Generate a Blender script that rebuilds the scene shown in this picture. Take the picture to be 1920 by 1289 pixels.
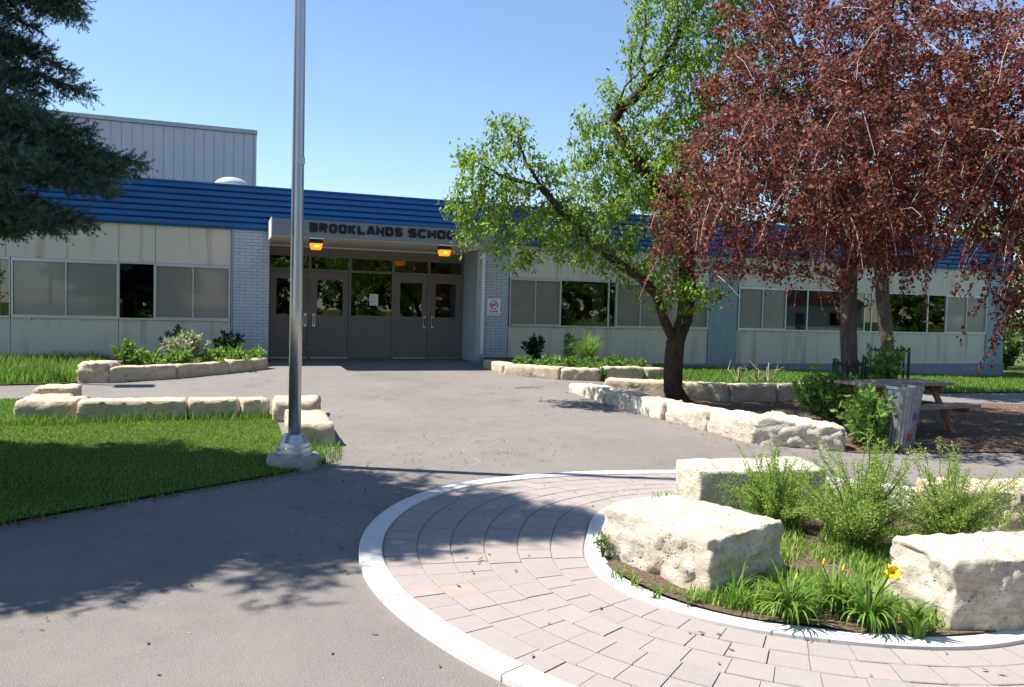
import bpy, bmesh, math, random
import numpy as np
from mathutils import Vector, noise
random.seed(7); rng = np.random.default_rng(7)
rad = math.radians
for o in list(bpy.data.objects): bpy.data.objects.remove(o)
S = bpy.context.scene; COL = S.collection
# ------------------------------------------------------------------ camera
F_PX, PW, PH = 1464., 1920, 1289
YAW, PIT, ROL = rad(20.1), rad(-2.37), rad(1.4)
CAM = np.array([0, 0, 1.6])
Fv = np.array([math.sin(YAW)*math.cos(PIT), math.cos(YAW)*math.cos(PIT), math.sin(PIT)])
R0 = np.array([math.cos(YAW), -math.sin(YAW), 0]); U0 = np.cross(R0, Fv)
Rv = math.cos(ROL)*R0+math.sin(ROL)*U0; Uv = -math.sin(ROL)*R0+math.cos(ROL)*U0
from mathutils import Matrix
cd = bpy.data.cameras.new('camera'); cam = bpy.data.objects.new('camera', cd); COL.objects.link(cam)
cam.matrix_world = Matrix(((Rv[0], Uv[0], -Fv[0], CAM[0]), (Rv[1], Uv[1], -Fv[1], CAM[1]), (Rv[2], Uv[2], -Fv[2], CAM[2]), (0, 0, 0, 1)))
cd.sensor_width = 36; cd.lens = F_PX/PW*36; cd.clip_end = 2000; cd.clip_start = .05
S.camera = cam
S.render.resolution_x, S.render.resolution_y = 1024, 687
# ------------------------------------------------------------------ sky, sun, exposure
SUN_EL, SUN_AZ = rad(59), math.atan2(-.915, .40)
w = bpy.data.worlds.new('World'); S.world = w; w.use_nodes = True
nt = w.node_tree; nt.nodes.clear()
sky = nt.nodes.new('ShaderNodeTexSky'); sky.sky_type = 'NISHITA'; sky.sun_disc = False
sky.sun_elevation = SUN_EL; sky.sun_rotation = SUN_AZ; sky.air_density = 1.0; sky.dust_density = .1; sky.ozone_density = 3.2
bg = nt.nodes.new('ShaderNodeBackground'); bg.inputs[1].default_value = .097
ow = nt.nodes.new('ShaderNodeOutputWorld'); nt.links.new(sky.outputs[0], bg.inputs[0]); nt.links.new(bg.outputs[0], ow.inputs[0])
sl = bpy.data.lights.new('sun', 'SUN'); sl.energy = 5.0; sl.angle = rad(.53); sl.color = (1, .955, .88)
so = bpy.data.objects.new('sun', sl); COL.objects.link(so)
sd = Vector((math.sin(SUN_AZ)*math.cos(SUN_EL), math.cos(SUN_AZ)*math.cos(SUN_EL), math.sin(SUN_EL)))
so.rotation_euler = (-sd).to_track_quat('-Z', 'Y').to_euler(); so.location = sd*40
S.view_settings.view_transform = 'Standard'; S.view_settings.look = 'None'
S.view_settings.gamma = 1; S.view_settings.exposure = 1.08; S.view_settings.use_curve_mapping = False
S.cycles.max_bounces = 8; S.cycles.transparent_max_bounces = 24
# ------------------------------------------------------------------ placing helpers
def gz(x, y):
    hw = .30-.49*min(max((x-7)/15, 0), 1)
    return hw*min(max((y-7)/11.5, 0), 1)
def ray(px, py): return Fv+Rv*(px-PW/2)/F_PX-Uv*(py-PH/2)/F_PX
def G(px, py, dz=0):
    r = ray(px, py); z = 0
    for i in range(30):
        p = CAM+r*((z-CAM[2])/r[2]); z = gz(p[0], p[1])+dz
    return p
def onY(px, py, Y):
    r = ray(px, py); return CAM+r*(Y/r[1])
def atd(px, py, d): return CAM+ray(px, py)*d
# ------------------------------------------------------------------ materials
MATS = {}
class NB:
    def __init__(s, name, rough=.8, spec=.3):
        s.m = bpy.data.materials.new(name); s.m.use_nodes = True; s.t = s.m.node_tree
        s.b = s.t.nodes['Principled BSDF']; s.b.inputs['Roughness'].default_value = rough
        s.b.inputs['Specular IOR Level'].default_value = spec; MATS[name] = s.m
    def n(s, t, **k):
        q = s.t.nodes.new(t)
        for a, v in k.items(): setattr(q, a, v)
        return q
    def l(s, a, b): s.t.links.new(a, b)
    def coord(s, scale=(1, 1, 1), kind='Object'):
        c = s.n('ShaderNodeTexCoord'); mp = s.n('ShaderNodeMapping'); mp.inputs['Scale'].default_value = scale
        s.l(c.outputs[kind], mp.inputs[0]); return mp.outputs[0]
    def geo(s, scale=(1, 1, 1)):
        c = s.n('ShaderNodeNewGeometry'); mp = s.n('ShaderNodeMapping'); mp.inputs['Scale'].default_value = scale
        s.l(c.outputs['Position'], mp.inputs[0]); return mp.outputs[0]
    def noise(s, vec, scale, detail=4, rough=.6):
        q = s.n('ShaderNodeTexNoise'); q.inputs['Scale'].default_value = scale; q.inputs['Detail'].default_value = detail
        q.inputs['Roughness'].default_value = rough; s.l(vec, q.inputs['Vector']); return q.outputs[0]
    def ramp(s, fac, stops):
        q = s.n('ShaderNodeValToRGB'); e = q.color_ramp.elements
        while len(e) > 1: e.remove(e[-1])
        e[0].position = stops[0][0]; e[0].color = (*stops[0][1], 1)
        for p, c in stops[1:]:
            k = e.new(p); k.color = (*c, 1)
        s.l(fac, q.inputs[0]); return q.outputs[0]
    def mix(s, fac, a, b, mode='MIX'):
        q = s.n('ShaderNodeMix', data_type='RGBA', blend_type=mode)
        if hasattr(fac, 'links'): s.l(fac, q.inputs[0])
        else: q.inputs[0].default_value = fac
        for v, i in ((a, 6), (b, 7)):
            if hasattr(v, 'links'): s.l(v, q.inputs[i])
            else: q.inputs[i].default_value = (*v, 1)
        return q.outputs[2]
    def col(s, c):
        if hasattr(c, 'links'): s.l(c, s.b.inputs['Base Color'])
        else: s.b.inputs['Base Color'].default_value = (*c, 1)
        return s
    def bump(s, h, strength=.4, dist=.01):
        q = s.n('ShaderNodeBump'); q.inputs['Strength'].default_value = strength; q.inputs['Distance'].default_value = dist
        s.l(h, q.inputs['Height']); s.l(q.outputs[0], s.b.inputs['Normal']); return s
def plain(name, c, rough=.6, spec=.3, metal=0, var=.12, sc=6, bump=0):
    b = NB(name, rough, spec); b.b.inputs['Metallic'].default_value = metal
    n = b.noise(b.geo(), sc, 5)
    b.col(b.ramp(n, [(.25, tuple(v*(1-var) for v in c)), (.75, tuple(min(1, v*(1+var)) for v in c))]))
    if bump: b.bump(b.noise(b.geo(), sc*12, 4), bump, .004)
    return b.m
# asphalt: aged, grey-mauve, speckled, faint pale cracks
b = NB('asphalt', .9, .25); v = b.geo()
base = b.ramp(b.noise(v, .5, 6, .65), [(.3, (.136, .120, .109)), (.7, (.190, .170, .154))])
base = b.mix(b.ramp(b.noise(v, 160, 2), [(.45, (0, 0, 0)), (.72, (.7, .7, .7))]), base, (.30, .285, .275))
base = b.mix(b.ramp(b.noise(v, 90, 2), [(.28, (.55, .55, .55)), (.4, (0, 0, 0))]), base, (.09, .085, .085))
base = b.mix(b.ramp(b.noise(v, 2.2, 5, .75), [(.48, (0, 0, 0)), (.72, (.5, .5, .5))]), base, (.225, .2, .18))
vo = b.n('ShaderNodeTexVoronoi', feature='DISTANCE_TO_EDGE'); vo.inputs['Scale'].default_value = .28
wv = b.n('ShaderNodeVectorMath', operation='ADD'); b.l(v, wv.inputs[0])
nz = b.n('ShaderNodeTexNoise'); nz.inputs['Scale'].default_value = 1.5; b.l(v, nz.inputs['Vector']); b.l(nz.outputs[1], wv.inputs[1]); b.l(wv.outputs[0], vo.inputs['Vector'])
base = b.mix(b.ramp(vo.outputs[0], [(0, (.3, .3, .3)), (.006, (0, 0, 0))]), base, (.27, .26, .25))
base = b.mix(b.ramp(b.noise(v, .9, 6, .7), [(.56, (0, 0, 0)), (.68, (.5, .5, .5))]), base, (.115, .105, .1))
b.col(base).bump(b.mix(.5, b.noise(v, 120, 3), b.noise(v, 14, 4)), .8, .018)
# limestone
def limestone(name, c1, c2, c3, pit=.5):
    b = NB(name, .9, .2); v = b.geo()
    base = b.ramp(b.noise(v, 5, 7, .7), [(.3, c1), (.5, c2), (.72, c3)])
    base = b.mix(b.ramp(b.noise(v, 28, 5, .7), [(.3, (.8, .8, .8)), (.47, (0, 0, 0))]), base, (.30, .22, .13))
    base = b.mix(b.ramp(b.noise(v, 1.7, 4), [(.5, (0, 0, 0)), (.75, (.45, .45, .45))]), base, (.33, .30, .26))
    base = b.mix(b.ramp(b.noise(b.geo((1, 1, 5)), 3.5, 6, .7), [(.5, (0, 0, 0)), (.66, (.55, .55, .55))]), base, (.34, .27, .18))
    vo = b.n('ShaderNodeTexVoronoi'); vo.inputs['Scale'].default_value = 34; b.l(v, vo.inputs['Vector'])
    pits = b.ramp(vo.outputs[0], [(.08, (0, 0, 0)), (.26, (1, 1, 1))])
    msk = b.ramp(b.noise(v, 7, 3), [(.48, (0, 0, 0)), (.62, (1, 1, 1))])
    pm = b.mix(msk, (1, 1, 1), pits)
    base = b.mix(1, base, b.mix(.55, (1, 1, 1), pm), 'MULTIPLY')
    h = b.mix(.4, b.mix(.5, b.noise(v, 24, 8, .8), b.noise(b.geo((1, 1, 3)), 7, 8, .75)), pm)
    b.col(base).bump(h, pit, .05); return b.m
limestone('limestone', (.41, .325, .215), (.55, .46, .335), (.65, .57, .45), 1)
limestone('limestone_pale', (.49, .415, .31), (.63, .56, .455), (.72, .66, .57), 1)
# pavers (per-object tint)
b = NB('paver', .9, .2); v = b.geo()
oi = b.n('ShaderNodeObjectInfo')
tint = b.ramp(oi.outputs['Random'], [(0, (.275, .237, .222)), (.35, (.295, .257, .24)), (.6, (.28, .252, .24)), (.85, (.31, .262, .24)), (1, (.255, .235, .228))])
base = b.mix(b.ramp(b.noise(v, 9, 5), [(.35, (0, 0, 0)), (.7, (.5, .5, .5))]), tint, (.32, .285, .265))
base = b.mix(b.ramp(b.noise(v, 150, 2), [(.3, (.5, .5, .5)), (.42, (0, 0, 0))]), base, (.17, .14, .13))
b.col(base).bump(b.noise(v, 110, 3), .4, .006)
b = NB('paver_red', .9, .2); v = b.geo()
b.col(b.ramp(b.noise(v, 8, 5), [(.3, (.305, .238, .218)), (.7, (.345, .275, .252))])).bump(b.noise(v, 110, 3), .4, .006)
plain('joint_sand', (.26, .23, .205), .95, .1, sc=60, var=.35)
plain('kerb_concrete', (.56, .545, .525), .85, .2, var=.07, sc=7, bump=.25)
plain('base_concrete', (.34, .325, .3), .9, .2, var=.15, sc=9, bump=.5)
# soils
b = NB('mulch', 1, .1); v = b.geo()
b.col(b.ramp(b.noise(v, 38, 6, .75), [(.3, (.05, .035, .025)), (.5, (.13, .09, .06)), (.7, (.27, .2, .14))])).bump(b.noise(v, 45, 5), .9, .03)
b = NB('ground_soil', 1, .1); v = b.geo()
b.col(b.ramp(b.noise(v, 6, 6), [(.3, (.05, .075, .02)), (.7, (.09, .12, .035))])).bump(b.noise(v, 30, 4), .8, .03)
b = NB('lawn_soil', 1, .1); v = b.geo()
b.col(b.ramp(b.noise(v, 14, 6), [(.3, (.035, .06, .012)), (.7, (.07, .11, .025))]))
# building
def stucco(name, c):
    b = NB(name, .95, .15); v = b.geo()
    base = b.ramp(b.noise(v, 55, 4, .7), [(.3, tuple(x*.8 for x in c)), (.7, tuple(min(1, x*1.1) for x in c))])
    base = b.mix(b.ramp(b.noise(v, .9, 5), [(.4, (0, 0, 0)), (.75, (.35, .35, .35))]), base, tuple(x*.78 for x in c))
    st = b.noise(b.geo((2.6, 1, .22)), 1.4, 4, .6)
    base = b.mix(b.ramp(st, [(.54, (0, 0, 0)), (.70, (.62, .62, .62))]), base, (.38, .27, .15))
    b.col(base).bump(b.noise(v, 70, 4, .7), .8, .015); return b.m
stucco('stucco', (.69, .62, .51))
plain('brick_paint', (.43, .48, .525), .6, .3, var=.1, sc=3, bump=.3)
plain('mortar_joint_shade', (.23, .28, .32), .9, .1)  # same paint as the bricks, darkened so the colour carries the joint shade
plain('pilaster_paint', (.27, .36, .38), .6, .3, var=.08, sc=3)
plain('fascia_blue', (.004, .095, .29), .38, .5, var=.10, sc=1.3)
plain('canopy_grey', (.19, .21, .23), .5, .4, var=.06)
plain('soffit_grey', (.50, .475, .45), .7, .2, var=.05)
plain('white_metal', (.72, .72, .72), .5, .4, var=.05)
plain('door_paint', (.16, .15, .142), .5, .4, var=.08, sc=2)
plain('frame_paint', (.17, .155, .142), .5, .4, var=.06)
plain('aluminium', (.52, .52, .53), .42, .5, .6, var=.06)
plain('foundation', (.22, .25, .28), .85, .2, var=.12, sc=3, bump=.4)
plain('letter_black', (.013, .014, .017), .5, .3)
plain('roof_gravel', (.3, .29, .27), .9, .1)
plain('gym_metal', (.50, .51, .56), .5, .4, var=.04, sc=1)
plain('gym_trim', (.36, .42, .44), .5, .4)
plain('dark_interior', (.03, .03, .032), .9, .1)
plain('hall_interior', (.16, .14, .11), .9, .1)
plain('cardboard', (.36, .23, .12), .8, .1); plain('curtain', (.5, .53, .55), .9, .1)
plain('galvanised', (.25, .255, .275), .5, .5, .5, var=.3, sc=14)
plain('pole_metal', (.50, .50, .51), .33, .5, .9, var=.05, sc=5)
plain('steel', (.6, .6, .6), .3, .5, .9)
plain('black_iron', (.012, .012, .013), .5, .4)
plain('wood_grey', (.30, .255, .225), .85, .15, var=.25, sc=12, bump=.3)
plain('wood_red', (.27, .115, .06), .7, .2, var=.2, sc=12)
plain('sign_white', (.76, .72, .72), .5, .3, var=.02); plain('sign_red', (.42, .03, .04), .5, .3); plain('paper', (.8, .8, .8), .8, .1, var=.02)
plain('sticker_blue', (.05, .11, .3), .6, .4); plain('sticker_red', (.3, .05, .06), .6, .4)
plain('dome_plastic', (.36, .41, .43), .4, .5, var=.04)
plain('house_white', (.75, .74, .72), .7, .2, var=.04); plain('house_roof', (.13, .10, .09), .9, .1)
plain('litter_brown', (.17, .11, .055), .9, .1, var=.4, sc=30)
plain('flower_yellow', (.85, .52, .02), .6, .2, var=.1, sc=40)
plain('stem_brown', (.16, .10, .06), .8, .1)
plain('twig_pale', (.36, .31, .28), .8, .2); plain('dry_twig', (.34, .27, .2), .9, .1)
b = NB('screen_pane', .32, .5); v = b.geo()
base = b.ramp(b.noise(v, 1.5, 5), [(.3, (.22, .205, .18)), (.7, (.27, .25, .22))])
oi = b.n('ShaderNodeObjectInfo'); base = b.mix(1, base, b.ramp(oi.outputs['Random'], [(0, (.62, .64, .66)), (1, (1.05, 1.0, .95))]), 'MULTIPLY')
base = b.mix(b.ramp(b.noise(b.geo((1, 1, .8)), 1.3, 5, .7), [(.56, (0, 0, 0)), (.75, (.6, .6, .6))]), base, (.24, .165, .07)); b.col(base)
b.b.inputs['Coat Weight'].default_value = .6; b.b.inputs['Coat Roughness'].default_value = .05
b = NB('glass'); t = b.t; t.nodes.remove(b.b)
tr = b.n('ShaderNodeBsdfTransparent'); tr.inputs[0].default_value = (.62, .66, .65, 1); gl = b.n('ShaderNodeBsdfGlossy'); gl.inputs['Roughness'].default_value = .015
gl.inputs[0].default_value = (.95, .97, .95, 1)
fr = b.n('ShaderNodeFresnel'); fr.inputs[0].default_value = 1.75; mx = b.n('ShaderNodeMixShader')
b.l(fr.outputs[0], mx.inputs[0]); b.l(tr.outputs[0], mx.inputs[1]); b.l(gl.outputs[0], mx.inputs[2]); b.l(mx.outputs[0], t.nodes['Material Output'].inputs[0])
def emis(name, c, s):
    b = NB(name); b.b.inputs['Emission Color'].default_value = (*c, 1); b.b.inputs['Emission Strength'].default_value = s; b.col(c)
emis('lamp_orange', (1, .25, .02), .75); emis('tube_light', (1, .75, .25), .5); emis('lamp_core', (1, .55, .1), 1.3)
# bark
def bark(name, c1, c2, sc=9):
    b = NB(name, .95, .1); v = b.geo((1, 1, .25)); n = b.noise(v, sc*3, 6, .7)
    n2 = b.noise(b.geo((1, 1, .12)), sc*1.3, 5, .7); b.col(b.mix(b.ramp(n2, [(.42, (0, 0, 0)), (.6, (.7, .7, .7))]), b.ramp(n, [(.3, c1), (.7, c2)]), c1)).bump(b.mix(.5, n, n2), 1, .06)
bark('bark_dark', (.035, .024, .018), (.12, .085, .065)); bark('bark_grey', (.07, .055, .05), (.2, .17, .155)); bark('bark_spruce', (.06, .045, .035), (.14, .11, .09))
# leaves: colour varies from leaf to leaf through the "rnd" attribute
def leaf(name, stops, trans=.35, rough=.5, spec=.3):
    b = NB(name, rough, spec); at = b.n('ShaderNodeAttribute', attribute_name='rnd')
    c = b.ramp(at.outputs['Fac'], stops); b.col(c)
    tl = b.n('ShaderNodeBsdfTranslucent'); hs = b.n('ShaderNodeHueSaturation'); hs.inputs['Value'].default_value = 1.5; b.l(c, hs.inputs['Color']); b.l(hs.outputs[0], tl.inputs[0])
    mx = b.n('ShaderNodeMixShader'); mx.inputs[0].default_value = trans
    b.l(b.b.outputs[0], mx.inputs[1]); b.l(tl.outputs[0], mx.inputs[2]); b.l(mx.outputs[0], b.t.nodes['Material Output'].inputs[0])
leaf('leaf_green', [(0, (.075, .14, .015)), (.5, (.145, .24, .028)), (1, (.26, .34, .06))], .5)
leaf('leaf_purple', [(0, (.072, .021, .022)), (.45, (.145, .038, .036)), (.8, (.25, .085, .062)), (.94, (.34, .16, .10)), (.96, (.11, .14, .04)), (1, (.14, .17, .05))], .42, .6, .2)
leaf('needle', [(0, (.03, .066, .043)), (.6, (.062, .122, .08)), (1, (.13, .20, .14))], .12)
leaf('grass_blade', [(0, (.07, .15, .015)), (.6, (.12, .235, .028)), (1, (.20, .30, .06))], .4)
leaf('fern_leaf', [(0, (.14, .25, .035)), (.6, (.23, .36, .06)), (1, (.38, .45, .12))], .35)
leaf('lily_blade', [(0, (.07, .15, .02)), (.6, (.12, .235, .035)), (1, (.22, .31, .06))], .35, .4)
leaf('shrub_dark', [(0, (.015, .035, .012)), (.7, (.03, .065, .02)), (1, (.06, .11, .03))], .25)
leaf('shrub_mid', [(0, (.06, .13, .025)), (.6, (.11, .21, .035)), (1, (.20, .30, .07))], .35)
leaf('shrub_bright', [(0, (.07, .15, .03)), (.6, (.14, .26, .045)), (1, (.26, .38, .09))], .45)
leaf('shrub_pale', [(0, (.16, .2, .07)), (.5, (.33, .36, .2)), (1, (.5, .48, .33))], .3)
# ------------------------------------------------------------------ object helpers
WL = {}; LOG = []
def tag(o, label=None, cat=None, group=None, kind=None):
    if label: o['label'] = label
    if cat: o['category'] = cat
    if group: o['group'] = group
    if kind: o['kind'] = kind
    return o
def thing(name, label, cat, loc, group=None):
    o = bpy.data.objects.new(name, None); COL.objects.link(o); o.location = tuple(loc); o.empty_display_size = .1
    WL[o.name] = np.array(loc, float); return tag(o, label, cat, group)
def obj(name, V, Fc, mat, parent=None, smooth=False, rnd=None):
    V = np.asarray(V, float).reshape(-1, 3)
    off = WL[parent.name] if parent is not None else np.zeros(3)
    me = bpy.data.meshes.new(name)
    if isinstance(Fc, np.ndarray):
        nf, k = Fc.shape
        me.vertices.add(len(V)); me.vertices.foreach_set('co', (V-off).ravel())
        me.loops.add(nf*k); me.loops.foreach_set('vertex_index', Fc.ravel().astype(np.int32))
        me.polygons.add(nf); me.polygons.foreach_set('loop_start', np.arange(0, nf*k, k, dtype=np.int32)); me.polygons.foreach_set('loop_total', np.full(nf, k, np.int32))
        me.update(calc_edges=True)
    else:
        me.from_pydata([tuple(p) for p in V-off], [], [tuple(f) for f in Fc])
    if rnd is not None:
        a = me.attributes.new('rnd', 'FLOAT', 'FACE'); a.data.foreach_set('value', np.asarray(rnd, np.float32))
    if smooth: me.polygons.foreach_set('use_smooth', [True]*len(me.polygons))
    me.materials.append(MATS[mat])
    o = bpy.data.objects.new(name, me); COL.objects.link(o)
    if parent is not None: o.parent = parent
    WL[o.name] = off; return o
class MB:
    def __init__(s): s.v = []; s.f = []
    def add(s, V, Fc):
        k = len(s.v); s.v += [tuple(p) for p in V]; s.f += [tuple(i+k for i in q) for q in Fc]; return s
    def box(s, x0, x1, y0, y1, z0, z1):
        return s.add([(x, y, z) for z in (z0, z1) for (x, y) in ((x0, y0), (x1, y0), (x1, y1), (x0, y1))],
                     [(3, 2, 1, 0), (4, 5, 6, 7), (0, 1, 5, 4), (1, 2, 6, 5), (2, 3, 7, 6), (3, 0, 4, 7)])
    def prism(s, poly, z0, z1):            # vertical prism over a ccw xy polygon
        n = len(poly)
        return s.add([(x, y, z0) for x, y in poly]+[(x, y, z1) for x, y in poly],
                     [tuple(range(n-1, -1, -1)), tuple(range(n, 2*n))]+[(i, (i+1) % n, n+(i+1) % n, n+i) for i in range(n)])
    def bar(s, a, b_, w, h, up=(0, 0, 1)):  # rectangular bar from a to b
        a = np.array(a, float); b_ = np.array(b_, float); d = b_-a; d /= np.linalg.norm(d)
        u = np.array(up, float); r = np.cross(d, u); r /= np.linalg.norm(r); u = np.cross(r, d)
        c = [(-w/2, -h/2), (w/2, -h/2), (w/2, h/2), (-w/2, h/2)]
        return s.add([a+r*x+u*y for x, y in c]+[b_+r*x+u*y for x, y in c], [(3, 2, 1, 0), (4, 5, 6, 7), (0, 1, 5, 4), (1, 2, 6, 5), (2, 3, 7, 6), (3, 0, 4, 7)])
    def lathe(s, c, prof, n=24):            # profile [(r,z)] about vertical axis at c
        V = []; Fc = []
        for r, z in prof:
            for i in range(n):
                a = 2*math.pi*i/n; V.append((c[0]+r*math.cos(a), c[1]+r*math.sin(a), c[2]+z))
        for k in range(len(prof)-1):
            for i in range(n):
                j = (i+1) % n; Fc.append((k*n+i, k*n+j, (k+1)*n+j, (k+1)*n+i))
        Fc.append(tuple(range(n-1, -1, -1))); m = (len(prof)-1)*n; Fc.append(tuple(m+i for i in range(n)))
        return s.add(V, Fc)
    def tube(s, pts, rads, n=6):
        pts = [np.array(p, float) for p in pts]; V = []; Fc = []
        for i, p in enumerate(pts):
            d = pts[min(i+1, len(pts)-1)]-pts[max(i-1, 0)]; d /= np.linalg.norm(d)
            ref = np.array([1, 0, 0]) if abs(d[0]) < .8 else np.array([0, 1, 0]); u = np.cross(d, ref); u /= np.linalg.norm(u); v_ = np.cross(d, u)
            for k in range(n):
                a = 2*math.pi*k/n; V.append(p+(u*math.cos(a)+v_*math.sin(a))*rads[i])
        for i in range(len(pts)-1):
            for k in range(n):
                j = (k+1) % n; Fc.append((i*n+k, i*n+j, (i+1)*n+j, (i+1)*n+k))
        m = (len(pts)-1)*n; Fc += [tuple(range(n-1, -1, -1)), tuple(m+i for i in range(n))]
        return s.add(V, Fc)
    def obj(s, name, mat, parent=None, smooth=False): return obj(name, s.v, s.f, mat, parent, smooth)
def sheet(name, poly, dz, mat, cell=1.0, label=None, zf=None, parent=None):
    bm = bmesh.new(); bm.faces.new([bm.verts.new((x, y, 0)) for x, y in poly])
    xs = [p[0] for p in poly]; ys = [p[1] for p in poly]
    for ax, lo, hi in ((0, min(xs), max(xs)), (1, min(ys), max(ys))):
        k = math.ceil(lo/cell)*cell
        while k < hi:
            no = (1, 0, 0) if ax == 0 else (0, 1, 0); co = (k, 0, 0) if ax == 0 else (0, k, 0)
            bmesh.ops.bisect_plane(bm, geom=bm.verts[:]+bm.edges[:]+bm.faces[:], plane_co=co, plane_no=no); k += cell
    for q in bm.verts: q.co.z = (zf or gz)(q.co.x, q.co.y)+dz
    bmesh.ops.recalc_face_normals(bm, faces=bm.faces)
    if sum(f.normal.z for f in bm.faces) < 0: bmesh.ops.reverse_faces(bm, faces=bm.faces)
    me = bpy.data.meshes.new(name); bm.to_mesh(me); bm.free(); me.materials.append(MATS[mat])
    o = bpy.data.objects.new(name, me); COL.objects.link(o); WL[o.name] = np.zeros(3); o['kind'] = 'structure'; return o
def inpoly(P, poly):
    x, y = P[:, 0], P[:, 1]; c = np.zeros(len(P), bool); n = len(poly)
    for i in range(n):
        x0, y0 = poly[i]; x1, y1 = poly[(i+1) % n]
        if y0 == y1: continue
        c ^= ((y0 > y) != (y1 > y)) & (x < (x1-x0)*(y-y0)/(y1-y0)+x0)
    return c
# ------------------------------------------------------------------ ground and paving
V = []; Fc = []
xs = [-400, -150, -60]+list(range(-30, 41, 2))+[70, 150, 400]; ys = [-400, -150, -60]+list(range(-30, 41, 2))+[70, 150, 400]
for y in ys:
    for x in xs: V.append((x, y, gz(x, y)-.03))
nx = len(xs)
for j in range(len(ys)-1):
    for i in range(nx-1): Fc.append((j*nx+i, j*nx+i+1, (j+1)*nx+i+1, (j+1)*nx+i))
g = obj('ground', V, Fc, 'ground_soil'); g['kind'] = 'structure'
sheet('asphalt_plaza', [(-26, -12), (30, -12), (30, 18.7), (5.85, 18.7), (5.85, 19.97), (.95, 19.97), (.95, 18.7), (-26, 18.7)], 0, 'asphalt')
LAWN = [(-25, -3.2), (-8, 2.9), (-4, 5.05), (-1.49, 6.36), (-.5, 7.0), (.25, 7.42), (.66, 7.66), (.95, 7.95), (.98, 8.75), (.62, 9.1), (.62, 10.3), (.5, 10.85), (-1.7, 10.9), (-2.25, 11.3), (-2.3, 12.85), (-6, 13.0), (-25, 13.3)]
LAWN_BACK = [(-2.4, 14.75), (-2.35, 15.2), (-2.2, 18.74), (-25, 18.74), (-25, 14.9), (-3.4, 14.6)]
GRASS_R = [(6.75, 13.25), (7.8, 12.2), (8.6, 11.8), (10.8, 11.95), (12.2, 12.75), (26, 13.2), (29, 18.74), (9.05, 18.74), (8.95, 15.0)]
MULCH = [(6.45, 7.75), (7.1, 7.25), (9.3, 6.85), (14, 5.9), (17, 8), (14.5, 10.9), (10.9, 11.75), (8.2, 11.5), (6.75, 12.7), (6.15, 12.6), (6.4, 9)]
BED_L = [(-2.25, 15.1), (-.9, 15.7), (0, 16.5), (.75, 17.3), (.8, 18.74), (-2.2, 18.74)]
BED_R = [(5.95, 17.2), (5.85, 16.0), (6.6, 15.0), (7.4, 14.75), (8.9, 14.9), (9.05, 18.74), (6.0, 18.74)]
sheet('lawn', LAWN, .02, 'lawn_soil'); sheet('back_lawn', LAWN_BACK, .02, 'lawn_soil'); sheet('side_lawn', GRASS_R, .02, 'lawn_soil')
sheet('mulch_ground', MULCH, .012, 'mulch', .5); sheet('left_bed_soil', BED_L, .12, 'mulch'); sheet('right_bed_soil', BED_R, .12, 'mulch')
# ring of pavers between two concrete kerbs (slightly oval, laid out by polar radius)
RC = np.array([3.64, 4.30])
def polar_fit(px, fill):
    A = []
    for q in px:
        p = G(*q)[:2]-RC; A.append((math.atan2(p[1], p[0]) % (2*math.pi), math.hypot(*p)))
    A += [(rad(a) % (2*math.pi), r) for a, r in fill]; A.sort()
    a = np.array([t[0] for t in A]); r = np.array([t[1] for t in A])
    a = np.r_[a-2*math.pi, a, a+2*math.pi]; r = np.r_[r, r, r]
    g_ = np.linspace(0, 2*math.pi, 361); rr = np.interp(g_, a, r); k = np.ones(25)/25
    rr2 = np.convolve(np.r_[rr[-30:-1], rr, rr[1:30]], k, 'same')[29:29+361]
    return lambda t: float(np.interp(t % (2*math.pi), g_, rr2))
ro = polar_fit([(960, 1289), (830, 1215), (740, 1150), (690, 1100), (672, 1050), (680, 1010), (720, 965), (800, 925), (900, 905), (1000, 897), (1240, 889)], [(60, 2.62), (30, 2.75), (0, 2.85), (-30, 2.85), (-60, 2.85), (-90, 2.83)])
ri = polar_fit([(1097, 1040), (1110, 1075), (1150, 1110), (1240, 1150), (1340, 1180), (1450, 1198), (1600, 1216), (1800, 1228), (1108, 1010)], [(120, 1.5), (90, 1.55), (60, 1.6), (30, 1.62), (0, 1.62), (-30, 1.6)])
def pp(t, r, z): return (RC[0]+r*math.cos(t), RC[1]+r*math.sin(t), z)
paving = sheet('paving_ring', [tuple(pp(rad(a), ro(rad(a))-.02, 0)[:2]) for a in range(0, 360, 4)], .0165, 'joint_sand', 50)
sheet('ring_planting_soil', [tuple(pp(rad(a), ri(rad(a))-.1, 0)[:2]) for a in range(0, 360, 5)], .045, 'mulch', .4, zf=lambda x, y: .03*noise.noise((x*2, y*2, 0)))
KO, KI = .15, .125
def arc_piece(name, t0, t1, r0f, r1f, z0, z1, mat, parent, n=2, bev=.006):
    V = []; Fc = []; ts = [t0+(t1-t0)*i/n for i in range(n+1)]
    for t in ts:
        a, b_ = r0f(t), r1f(t); V += [pp(t, a, z0), pp(t, a, z1-bev), pp(t, a+bev, z1), pp(t, b_-bev, z1), pp(t, b_, z1-bev), pp(t, b_, z0)]
    for i in range(n):
        k = i*6
        for j in range(5): Fc.append((k+j+1, k+j, k+6+j, k+7+j))
    Fc += [tuple(range(6)), tuple(n*6+5-j for j in range(6))]
    return obj(name, V, Fc, mat, parent)
okerb = thing('ring_kerb', 'pale concrete kerb curving round the outside of the paved ring', 'kerb', (RC[0], RC[1], 0))
ikerb = thing('planting_kerb', 'pale concrete kerb round the planting at the centre of the paved ring', 'kerb', (RC[0], RC[1], 0))
for i in range(16):
    t0, t1 = rad(i*22.5+3), rad(i*22.5+25.3)
    arc_piece('kerb_segment', t0, t1, lambda t: ro(t)-KO, ro, -.05, .035, 'kerb_concrete', okerb, 8)
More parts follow.
